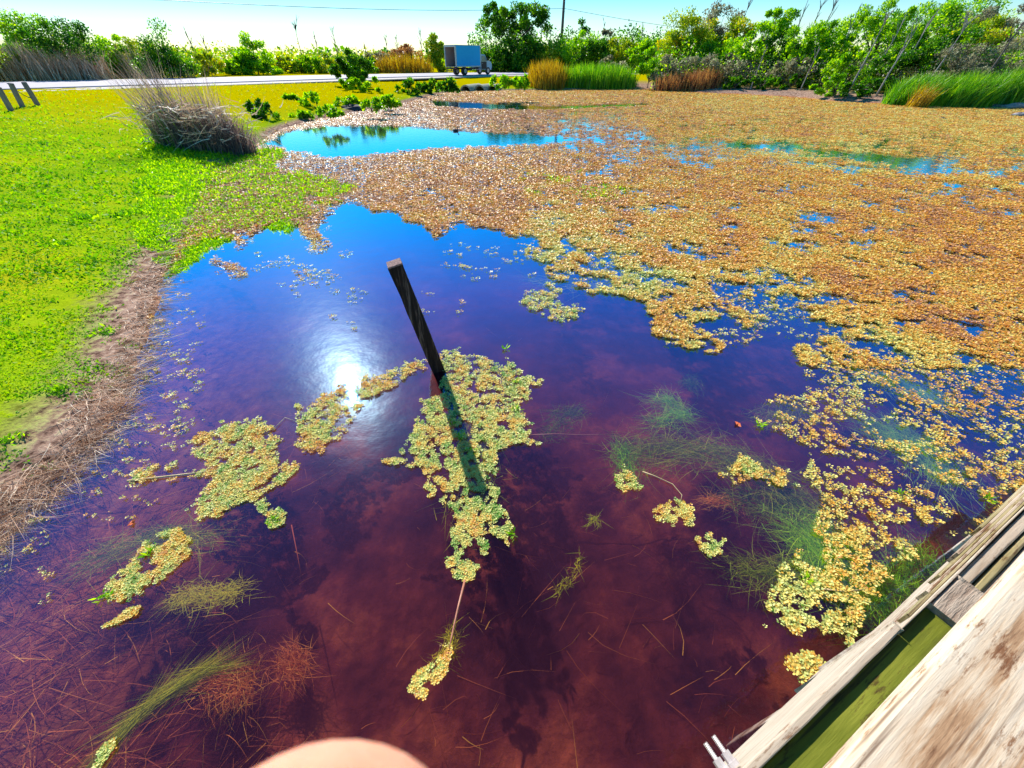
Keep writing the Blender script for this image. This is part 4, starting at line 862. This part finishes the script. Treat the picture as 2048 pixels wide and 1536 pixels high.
for (a, t_, y, lb) in [(405, 60, 64, 'bare leaning sapling right of the pointed dark tree'), (432, 72, 66, 'second thin bare sapling right of the pointed tree'), (612, 48, 74, 'bare forked sapling against the sky, leftmost of the far group'), (645, 66, 74, 'smaller bare sapling next to the leftmost forked one'), (683, 54, 74, 'bare branching sapling left of the round roadside bush'),
                       (738, 82, 80, 'thin bare sapling behind the round roadside bush'), (782, 66, 82, 'bare sapling above the rusty thicket, left'), (800, 72, 82, 'bare sapling above the rusty thicket, middle'), (848, 64, 82, 'bare sapling left of the yellow tree by the truck')]:
    deadtree(a, y, t_, lb)
tree('bush', 708, 42, 78, 98, 'round green bush standing by the roadside at the pond corner', 'leaf_dark', 'bush', None, 'round', .12, 4200, nc=34)
tree('bush', 722, 38.5, 70, 150, 'leafy green undergrowth below the round roadside bush', 'leaf_bright', 'bush', None, 'heap', 0, 1800)
tree('bush', 800, 80, 80, 88, 'rusty brown twiggy thicket beyond the road', 'leaf_rust', 'bush', 'rusty thickets', 'heap', 0, 2200)
tree('bush', 760, 78, 50, 100, 'grey brown twiggy thicket left of the rusty one', 'leaf_grey', 'bush', 'rusty thickets', 'heap', 0, 1200)
tree('tree', 877, 79, 40, 68, 'narrow yellow green tree just left of the truck', 'leaf_yellow', 'tree', None, 'column', 0, 2200, nc=30)
tree('bush', 840, 80, 44, 112, 'small orange and yellow bush left of the narrow tree', 'leaf_yellow', 'bush', None, 'heap', 0, 1000)
reedbed('reed_bed', X(740, 74), X(870, 76), 73.6, 77, 1500, 2.6, 'reed_gold', 'brown golden reeds along the far road edge left of the truck', W=.08)
reedbed('reed_bed', X(-60, 46), X(120, 46), 45, 48.5, 1500, 3.3, 'straw', 'tan reeds along the road below the leftmost bushes', W=.06)
reedbed('reed_bed', X(90, 47), X(270, 52), 46.5, 51, 1600, 3.0, 'straw', 'tan reeds below the dark leafy tree at left', W=.06)
reedbed('reed_bed', X(200, 55), X(330, 55), 53.5, 56.5, 900, 3.2, 'straw', 'pale feathery reeds between the left bushes', W=.06, plume=60)
# behind the truck and to the right
GC = 'trees beyond the road in the centre'
tree('tree', 1030, 82, 118, -4, 'big broad leaved tree right of the truck, tallest in the centre', 'leaf_dark', 'tree', None, 'round', .42, 5200, nc=44, bark='bark_dark')
for a, y, w_, t_, mt, lb, sh in [(975, 86, 60, 92, 'leaf_yellow', 'yellow green bush just right of the truck cab', 'round'), (1000, 80, 60, 100, 'leaf_dark', 'dark bush under the left side of the big centre tree', 'heap'), (1060, 79, 80, 72, 'leaf_dark', 'dark green bush under the big centre tree', 'heap'),
        (1100, 78, 60, 76, 'leaf_yellow', 'light green bush left of the utility pole', 'heap'), (1160, 76, 90, 62, 'leaf_bright', 'wide green bush right of the utility pole', 'heap'), (1185, 74, 66, 78, 'leaf_dark', 'dark green bush behind the green reeds', 'heap'),
        (1235, 76, 70, 72, 'leaf_yellow', 'pale green bush above the green reeds', 'heap'), (1285, 72, 60, 76, 'leaf_bright', 'green bush left of the tall pale tree', 'round')]:
    tree('bush', a, y, w_, t_, lb, mt, 'bush', GC, sh, 0, 2600)
tree('tree', 1160, 84, 50, 18, 'slender open tree right of the utility pole', 'leaf_dark', 'tree', None, 'cone', .2, 900, nc=20)
tree('tree', 1214, 84, 30, 46, 'small open tree with thin crown above the pale bush', 'leaf_grey', 'tree', None, 'round', .4, 420, nc=9)
for (a, t_, y, lb) in [(1198, 46, 80, 'bare stub of a dead tree above the green bushes'), (1256, 54, 80, 'thin bare trunk above the bushes, left of the bare pair'), (1273, 48, 80, 'thin bare trunk with one side branch above the bushes'), (1078, 26, 84, 'bare thin sapling right of the big centre tree'), (1120, 28, 84, 'bare sapling just behind the utility pole')]:
    deadtree(a, y, t_, lb, .1, 3)
reedbed('reed_bed', X(1055, 51.5), X(1135, 51.5), 49.3, 54, 2400, 2.3, 'reed_gold', 'golden orange reed clump at the foot of the utility pole', W=.07)
reedbed('reed_bed', X(1115, 52), X(1275, 52), 50.2, 53.6, 4200, 2.1, 'reed_green', 'bright green reed bed along the far shore', W=.07)
tree('bush', 1222, 55, 70, 112, 'grey twiggy bush behind the green reed bed', 'leaf_grey', 'bush', None, 'heap', 0, 1500)
# right bank
GR = 'trees and bushes of the right bank'
tree('tree', 1350, 56, 90, 22, 'tall pale yellow green tree at the left end of the right bank', 'leaf_yellow', 'tree', GR, 'round', .18, 4200, nc=44)
tree('tree', 1408, 58, 80, 6, 'tall thin grey green tree behind the pale one', 'leaf_grey', 'tree', GR, 'round', .3, 2000, nc=30)
tree('tree', 1385, 54, 70, 60, 'bright green tree below the thin grey one', 'leaf_bright', 'tree', GR, 'round', .1, 2400)
tree('tree', 1512, 52, 76, 8, 'green tree with a rounded crown on a bare trunk', 'leaf_bright', 'tree', GR, 'round', .5, 2400, nc=26)
tree('tree', 1550, 50, 90, 62, 'very dark green bush tree beside the rounded crown', 'leaf_dark', 'tree', GR, 'round', .1, 3400)
tree('tree', 1470, 51, 90, 66, 'mid green spreading tree left of the dark one', 'leaf_bright', 'tree', GR, 'round', .25, 2600)
tree('bush', 1345, 50.5, 90, 105, 'grey twiggy brush behind the rusty grass', 'leaf_grey', 'bush', GR, 'heap', 0, 1800)
tree('bush', 1440, 49, 110, 104, 'grey brown twiggy brush under the spreading tree', 'leaf_grey', 'bush', GR, 'heap', 0, 2200)
tree('bush', 1295, 51, 50, 118, 'small green bush with a pale base at the end of the reeds', 'leaf_bright', 'bush', GR, 'round', .3, 1000)
tree('bush', 1590, 45, 90, 112, 'grey brown brush under the dark green trees', 'leaf_grey', 'bush', GR, 'heap', 0, 2000)
tree('tree', 1640, 46, 120, 72, 'leafy green tree right of the very dark one', 'leaf_bright', 'tree', GR, 'round', .1, 3600)
tree('tree', 1720, 44, 110, -10, 'tall leaning tree with a wispy crown above the right bank', 'leaf_bright', 'tree', GR, 'round', .5, 2200, nc=22)
tree('tree', 1690, 41, 120, 92, 'dense bright green tree low on the right bank', 'leaf_bright', 'tree', GR, 'heap', 0, 4200)
tree('tree', 1790, 42, 130, 5, 'tall leafy tree with an open top right of the wispy one', 'leaf_bright', 'tree', GR, 'round', .35, 3600, nc=34)
tree('tree', 1840, 38, 130, 50, 'broad dark green tree behind the bright grass', 'leaf_dark', 'tree', GR, 'round', .15, 4200)
tree('tree', 1780, 38, 120, 100, 'shady dark bush tree in the middle of the right bank', 'leaf_dark', 'tree', GR, 'heap', 0, 3200)
tree('tree', 1900, 44, 140, -5, 'tall grey green tree near the right corner', 'leaf_grey', 'tree', GR, 'round', .35, 3400, nc=36)
tree('bush', 1905, 35, 130, 78, 'pale grey twiggy brush above the bright grass', 'leaf_grey', 'bush', GR, 'heap', 0, 3200)
tree('bush', 1985, 35, 130, 70, 'wide grey tan brush near the right edge', 'leaf_grey', 'bush', GR, 'heap', 0, 3200)
tree('bush', 2070, 35, 110, 50, 'bright green tree at the right edge of the photo', 'leaf_bright', 'bush', GR, 'round', 0, 2800)
tree('tree', 1975, 48, 110, 30, 'thin grey green tree behind the right corner brush', 'leaf_grey', 'tree', GR, 'round', .3, 1500)
tree('bush', 2180, 34, 160, 40, 'green bush just outside the right edge', 'leaf_bright', 'bush', GR, 'round', 0, 2000)
tree('tree', 1650, 49, 120, 15, 'tall thin green tree behind the forked pale dead tree', 'leaf_bright', 'tree', GR, 'round', .4, 2200, nc=26)
tree('tree', 1850, 46, 150, -25, 'tallest leafy tree of the right bank, its crown cut by the top edge', 'leaf_bright', 'tree', GR, 'round', .35, 3600, nc=38)
tree('tree', 1930, 41, 130, 25, 'yellow green tree behind the grey tan brush at right', 'leaf_yellow', 'tree', GR, 'round', .3, 2600, nc=30)
tree('tree', 1590, 47, 80, 40, 'thin crowned green tree over the grey brown brush', 'leaf_bright', 'tree', GR, 'round', .4, 1800, nc=20)
tree('tree', 1440, 56, 80, 20, 'airy yellow green tree between the pale tree and the rounded crown', 'leaf_yellow', 'tree', GR, 'round', .35, 2000, nc=24)
for (a, t_, y, le, lb) in [(1690, 20, 36.5, .12, 'pale bare slanting trunk in front of the dense green tree, left of two'), (1750, 30, 35.6, .16, 'pale bare slanting trunk in front of the dense green tree, right of two'), (1600, 100, 42, .12, 'short pale broken trunk leaning over the earth bank'), (1835, 40, 34.6, .18, 'long pale bare trunk rising behind the bright grass'), (1500, 96, 44.5, .1, 'short pale bare trunk above the waterline shrubs')] + [(1580, 5, 54, .10, 'bare slanting trunk above the dark bushes, left of a pair'), (1600, -4, 54, .14, 'bare slanting trunk above the dark bushes, right of a pair'), (1560, -2, 56, .05, 'bare upright sapling behind the rounded crown'), (1655, 10, 46, .02, 'forked pale dead tree against the sky on the right bank'),
                       (1445, -4, 58, .1, 'thin bare branches between the tall trees at the right'), (1730, 40, 40, .15, 'pale slanting trunk crossing the bright green tree'), (1780, 30, 38, .12, 'long pale slanting trunk in the middle of the right bank'), (1940, 8, 33, .12, 'long dark bare trunk slanting over the grey brush at the right')]:
    deadtree(a, y, t_, lb, .12, 6, 'bark_pale' if 'pale' in lb else 'bark', le, r=.8)
reedbed('reddish_grass', X(1312, 48.5), X(1390, 48.5), 47, 49.6, 1500, 1.7, 'leaf_rust', 'reddish brown grass clump at the left end of the right bank', 'grass clump', W=.06)
reedbed('reddish_grass', X(1375, 47), X(1445, 47), 46.2, 48.6, 1300, 1.8, 'leaf_rust', 'taller reddish brown grass clump right of the first', 'grass clump', W=.06)
for (a, b_, y, hh, lb) in [(1455, 1485, 45.6, 1.1, 'small dark green shrub at the waterline, first from the red grass'), (1500, 1540, 44.8, 1.4, 'dark green shrub at the waterline beside the first small one'), (1560, 1600, 43.5, 1.3, 'green shrub above the pale earth bank')]:
    c_ = (a+b_)/2; tree('bush', c_, y, (b_-a)*1.3, top_px if False else 150, lb, 'leaf_dark', 'bush', 'waterline shrubs', 'heap', 0, 900)
tree('bush', 1665, 37.5, 60, 150, 'bright green shrub at the waterline under the dense tree', 'leaf_bright', 'bush', 'waterline shrubs', 'heap', 0, 1300)
tree('bush', 1720, 36.5, 90, 150, 'dark shrub low on the right bank', 'leaf_dark', 'bush', 'waterline shrubs', 'heap', 0, 1500)
reedbed('tall_grass', X(1785, 33), X(1900, 33), 31.6, 34.4, 3600, 1.7, 'reed_green', 'bright green drooping grass on the right bank, left clump', 'tall grass', (.1, 0), .06, bendk=.4)
reedbed('tall_grass', X(1880, 32), X(1990, 32), 30.8, 33.4, 3600, 1.8, 'reed_green', 'bright green drooping grass on the right bank, middle clump', 'tall grass', (.1, 0), .06, bendk=.4)
reedbed('tall_grass', X(1980, 32), X(2110, 32), 31, 33.6, 3200, 2.0, 'reed_green', 'bright green drooping grass on the right bank, at the photo edge', 'tall grass', (.1, 0), .06, bendk=.4)
reedbed('tall_grass', X(1810, 32), X(1850, 32), 30.8, 31.8, 260, 1.6, 'reed_gold', 'few straw yellow grass stems before the bright green grass', 'tall grass', (.1, 0), .05, bendk=.4)

def undergrowth(poly, n, hmax, mat, lab, vr=(.1, 1), lpx=2.3, fr=.35):
    xs = [a for a, b in poly]; ys = [b for a, b in poly]; bx = RS.uniform(min(xs), max(xs), n); by = RS.uniform(min(ys), max(ys), n)
    k = inpoly(bx, by, poly); bx, by = bx[k], by[k]; top = hmax*(.25+1.1*fbm(bx*fr, by*fr, 3, 12)); z = hgt(bx, by)+top*RS.uniform(0, 1, len(bx))
    p_ = np.stack([bx, by, z], -1); L = px_at(p_, lpx)*RS.uniform(.6, 1.3, len(bx))
    tag(quads('undergrowth', leaf_quads(p_, rand_dirs(len(bx), -.1, 1), L, L*.55), M[mat], v=np.clip(RS.uniform(*vr, len(bx))+(fbm(bx*.8, by*.8, 3, 6)-.5)*.6, 0, 1)), lab, 'undergrowth', kind='stuff')
rb_ = [(X(1300, 50), 48.5), (X(1400, 47.5), 47.6), (X(1500, 45.6), 45.8), (X(1600, 43), 43.4), (X(1680, 40.5), 40.6), (X(1780, 36.5), 37), (X(1900, 34), 34.5), (X(2200, 32), 33)]
undergrowth(rb_+[(X(2200, 46), 46), (X(1900, 50), 50), (X(1600, 58), 58), (X(1300, 62), 62)], 70000, 2.4, 'leaf_grey', 'grey green tangled undergrowth covering the right bank', (.0, .8))
undergrowth([(a, b+.6) for a, b in rb_]+[(X(2200, 46), 46), (X(1900, 50), 50), (X(1600, 58), 58), (X(1300, 62), 62)], 60000, 3.6, 'leaf_bright', 'green leafy undergrowth between the trees of the right bank', (.0, .9))
undergrowth([(X(940, 78), 78), (X(1330, 78), 76), (X(1330, 90), 88), (X(940, 90), 90)], 30000, 5.0, 'leaf_dark', 'dark green undergrowth beyond the road in the centre', (.1, 1), 2.4)
undergrowth([(X(-200, 46), 46), (X(100, 50), 50), (X(420, 64), 64), (X(760, 76), 76), (X(760, 84), 84), (X(420, 74), 74), (X(-200, 60), 60)], 40000, 3.2, 'leaf_yellow', 'yellow green undergrowth beyond the road at left', (.0, .9), 2.4)

# low plants of the near and far banks
GB = 'low leafy plants along the left bank'
for (a, b_, w_, t_, lb) in [(535, 238, 50, 205, 'dark green leafy plant on the bank right of the dry reeds'), (515, 222, 40, 200, 'small green plant behind the dark one by the dry reeds'), (635, 215, 66, 182, 'green shrub on the bank between lawn and pool'), (582, 200, 26, 190, 'small green tuft on the yellow lawn'), (660, 232, 60, 212, 'pale green creeping plant at the water below the shrub'),
                            (745, 222, 60, 196, 'green leafy plant under the round roadside bush'), (780, 213, 44, 190, 'green leafy plant at the mud corner'), (700, 212, 60, 192, 'mixed low plants in front of the roadside bush'), (820, 188, 50, 156, 'dark green leafy row by the far mud bank, left'), (858, 186, 46, 158, 'dark green leafy row by the far mud bank, middle'), (895, 182, 40, 152, 'dark green leafy row by the far mud bank, right'),
                            (925, 172, 30, 155, 'bright green tuft above the left culvert'), (963, 171, 22, 158, 'bright green tuft between the culverts'), (1005, 176, 50, 150, 'green leafy plants right of the culverts'), (1040, 176, 46, 150, 'leafy plants between the culverts and golden reeds'), (600, 236, 50, 222, 'low yellow green plant at the upper pool edge')]:
    c = base_at(a, b_, .2)
    zc_ = c.y*cP-(c.z-H)*sP; hh = max(.15, top_z(a, t_, c.y)-c.z); wd = w_*zc_/F
    o = empty('bank_plant', c, lb, 'plant', GB); nl = 900
    Q, V, cc = crown_leaves(wd, wd*.6, 0, hh*.9, 16, nl, px_at(np.array(c), 2.6), 'heap')
    quads('foliage', Q, M['leaf_dark' if 'dark' in lb else 'leaf_bright'], o, V)
    m_ = MB()
    for j in range(5): m_.tube([(RS.normal(0, wd*.1), 0, -.05), Vector(cc[j])], [.02, .006], 5)
    m_.build('stems', M['bark'], o)

# dry reed clump on the left bank
c = base_at(415, 296, .05); ht = 1.95
o = empty('dry_reed_clump', c, 'big clump of dry brown reeds leaning left at the pond edge', 'reeds')
def rb(n, sx, sy, hr, mat, nm, lean, W, spread, bendk, vr, cx_=0, cy_=0):
    a = RS.uniform(0, 6.28, n); r = np.sqrt(RS.uniform(0, 1, n)); bx = r*np.cos(a)*sx+cx_; by = r*np.sin(a)*sy+cy_
    bz = np.maximum(hgt(bx+c.x, by+c.y), -.05)-c.z
    m = n; d = nrm(np.stack([RS.normal(lean, spread, m), RS.normal(0, spread, m), np.ones(m)], -1))
    be = np.stack([RS.normal(lean*1.2, bendk, m), RS.normal(0, bendk, m), RS.uniform(-.35, 0, m)], -1)*.5
    L = RS.uniform(hr[0], hr[1], m)*(1-.3*r*r); Q = ribbons(np.stack([bx, by, bz], -1), d, be, L, RS.uniform(.6, 1.3, m)*W, 5)
    quads(nm, Q, M[mat], o, np.repeat(RS.uniform(*vr, m), 5))
rb(2000, 1.5, .75, (.9, 1.5), 'reed_dry', 'dry_blades', .04, .022, .17, .22, (0, .8))
rb(300, .7, .6, (1.9, 2.9), 'reed_dry', 'tall_stalks', -.12, .022, .10, .25, (.3, 1), -.65)
rb(240, .5, .5, (1.6, 2.5), 'reed_dry', 'tall_stalks', -.06, .022, .10, .25, (.3, 1), .55)
rb(220, 1.5, .8, (.8, 1.8), 'reed_green', 'green_blades', -.12, .018, .16, .25, (0, .7), -.3)
n = 700; b = np.stack([RS.normal(0, .8, n), RS.normal(-.3, .4, n), RS.uniform(.3, 1.2, n)], -1)
quads('broken_leaves', ribbons(b, rand_dirs(n, -.5, .3), RS.normal(0, .5, (n, 3)), RS.uniform(.2, .5, n), np.full(n, .03), 3), M['straw'], o, np.repeat(RS.uniform(.4, 1, n), 3))
c2 = Vector(P(535, 305)); o2 = empty('green_reed_tuft', c2, 'thin green reeds standing in the water right of the dry clump', 'reeds'); n = 26
b = np.stack([RS.normal(0, .18, n), RS.normal(0, .12, n), np.full(n, -.1)], -1)
quads('blades', ribbons(b, nrm(np.stack([RS.normal(-.12, .15, n), RS.normal(0, .1, n), np.ones(n)], -1)), RS.normal(0, .2, (n, 3)), RS.uniform(.5, 1.1, n), np.full(n, .02), 4), M['reed_green'], o2, np.repeat(RS.uniform(0, .6, n), 4))

# ------------------------------------------------------------------ the photographer: a hand under the lens, body behind it
M['skin'] = simple('skin', (.84, .38, .25), .5, 0, (.74, .30, .19), 60, .1, spec=.2)
sb_ = M['skin'].node_tree.nodes['Principled BSDF']; sb_.inputs['Subsurface Weight'].default_value = .6; sb_.inputs['Subsurface Radius'].default_value = (1, .3, .15); sb_.inputs['Subsurface Scale'].default_value = .004
M['cloth'] = simple('shirt', (.10, .14, .22), .9, 0, (.07, .10, .17), 40, .3); M['trousers'] = simple('trousers', (.06, .06, .08), .9, 0, (.04, .04, .05), 40, .3); M['hair'] = simple('hair', (.06, .04, .03), .6, 0, (.03, .02, .015), 80, .5)
nodes = []; edges = []
def nd(p, r, par=None):
    nodes.append((Vector(p), r)); i = len(nodes)-1
    if par is not None: edges.append((par, i))
    return i
def cw(x, y, z): # camera space (right, up, forward) in metres -> world
    return Vector((x, y*sP+z*cP, H+y*cP-z*sP))
pel = nd((.30, -.72, 1.78), .14); bel = nd((.27, -.66, 1.92), .145, pel); che = nd((.22, -.56, 2.14), .15, bel); nec = nd((.15, -.46, 2.35), .06, che)
hd0 = nd((.13, -.43, 2.43), .07, nec); hd1 = nd((.12, -.40, 2.52), .095, hd0); hd2 = nd((.12, -.41, 2.60), .085, hd1)
nose = nd((.118, -.30, 2.49), .016, hd1)
for sx in (-1, 1):
    sh = nd((.22+sx*.19+.02, -.56-sx*.02, 2.26), .065, che)
    if sx < 0:
        el = nd((-.16, -.52, 2.05), .045, sh); wr = nd(cw(-.075, -.115, -.05), .028, el); pa = nd(cw(-.058, -.095, -.005), .026, wr)
        # thumb across the lower edge, fingers curled round the held side
        t1 = nd(cw(-.036, -.070, .002), .0130, pa); t2 = nd(cw(-.022, -.050, .014), .0125, t1); t3 = nd(cw(-.0108, -.0330, .0250), .0118, t2); t4 = nd(cw(-.0140, -.0370, .0310), .0110, t3)
        for j in range(4):
            f1 = nd(cw(-.072-.004*j, -.072+.018*j-.02, .012), .0095, pa); f2 = nd(cw(-.078-.003*j, -.05+.02*j-.02, .030), .0085, f1); f3 = nd(cw(-.066, -.042+.02*j-.02, .036), .0075, f2)
    else:
        el = nd((.50, -.50, 2.02), .045, sh); wr = nd((.36, -.22, 1.99), .028, el); pa = nd((.33, -.15, 1.965), .030, wr)
        for j in range(4): f1 = nd((.30+.02*j, -.09-.008*j, 1.955), .0095, pa); f2 = nd((.30+.02*j, -.055-.01*j, 1.948), .0085, f1); f3 = nd((.30+.02*j, -.025-.012*j, 1.942), .0075, f2)
        f1 = nd((.285, -.14, 1.955), .0105, pa); f2 = nd((.262, -.115, 1.947), .009, f1)
    hp = nd((.30+sx*.10, -.72, 1.70), .10, pel); kn = nd((.32+sx*.11, -.70, 1.30), .062, hp); an_ = nd((.33+sx*.12, -.76, .97), .042, kn); ft = nd((.31+sx*.13, -.60, .935), .035, an_)
me = bpy.data.meshes.new('person'); me.from_pydata([n_[0] for n_ in nodes], edges, []); me.materials.append(M['skin'])
pe = bpy.data.objects.new('person', me); COL.objects.link(pe)
sk = pe.modifiers.new('skin', 'SKIN'); sk.use_smooth_shade = True; sv = me.skin_vertices[0].data if me.skin_vertices else None
if sv is None:
    lay = None
    try: me.skin_vertices.new(); sv = me.skin_vertices[0].data
    except Exception as ex: print('skin layer', ex)
if sv:
    for i, n_ in enumerate(nodes): sv[i].radius = (n_[1], n_[1])
    sv[0].use_root = True
ss = pe.modifiers.new('sub', 'SUBSURF'); ss.levels = 3; ss.render_levels = 3
tag(pe, 'bare overexposed finger of the photographer poking into the bottom edge', 'person')
def garment(name, ids, mat, grow):
    m_ = MB(); ch = [[(nodes[i][0], nodes[i][1]+grow) for i in c_] for c_ in ids]
    for c_ in ch: m_.tube([a for a, b in c_], [b for a, b in c_], 14)
    return m_.build(name, mat, pe, 0, True)
n0 = 8
garment('shirt', [[pel, bel, che]], M['cloth'], .03); garment('trousers', [[i for i in (27+0,)] + [27]] if False else [[pel, bel]], M['trousers'], .022)
m_ = MB(); m_.tube([(.12, -.45, 2.50), (.12, -.44, 2.58), (.12, -.42, 2.65), (.12, -.41, 2.70)], [.10, .108, .09, .03], 16); m_.build('hair', M['hair'], pe, 0, True)
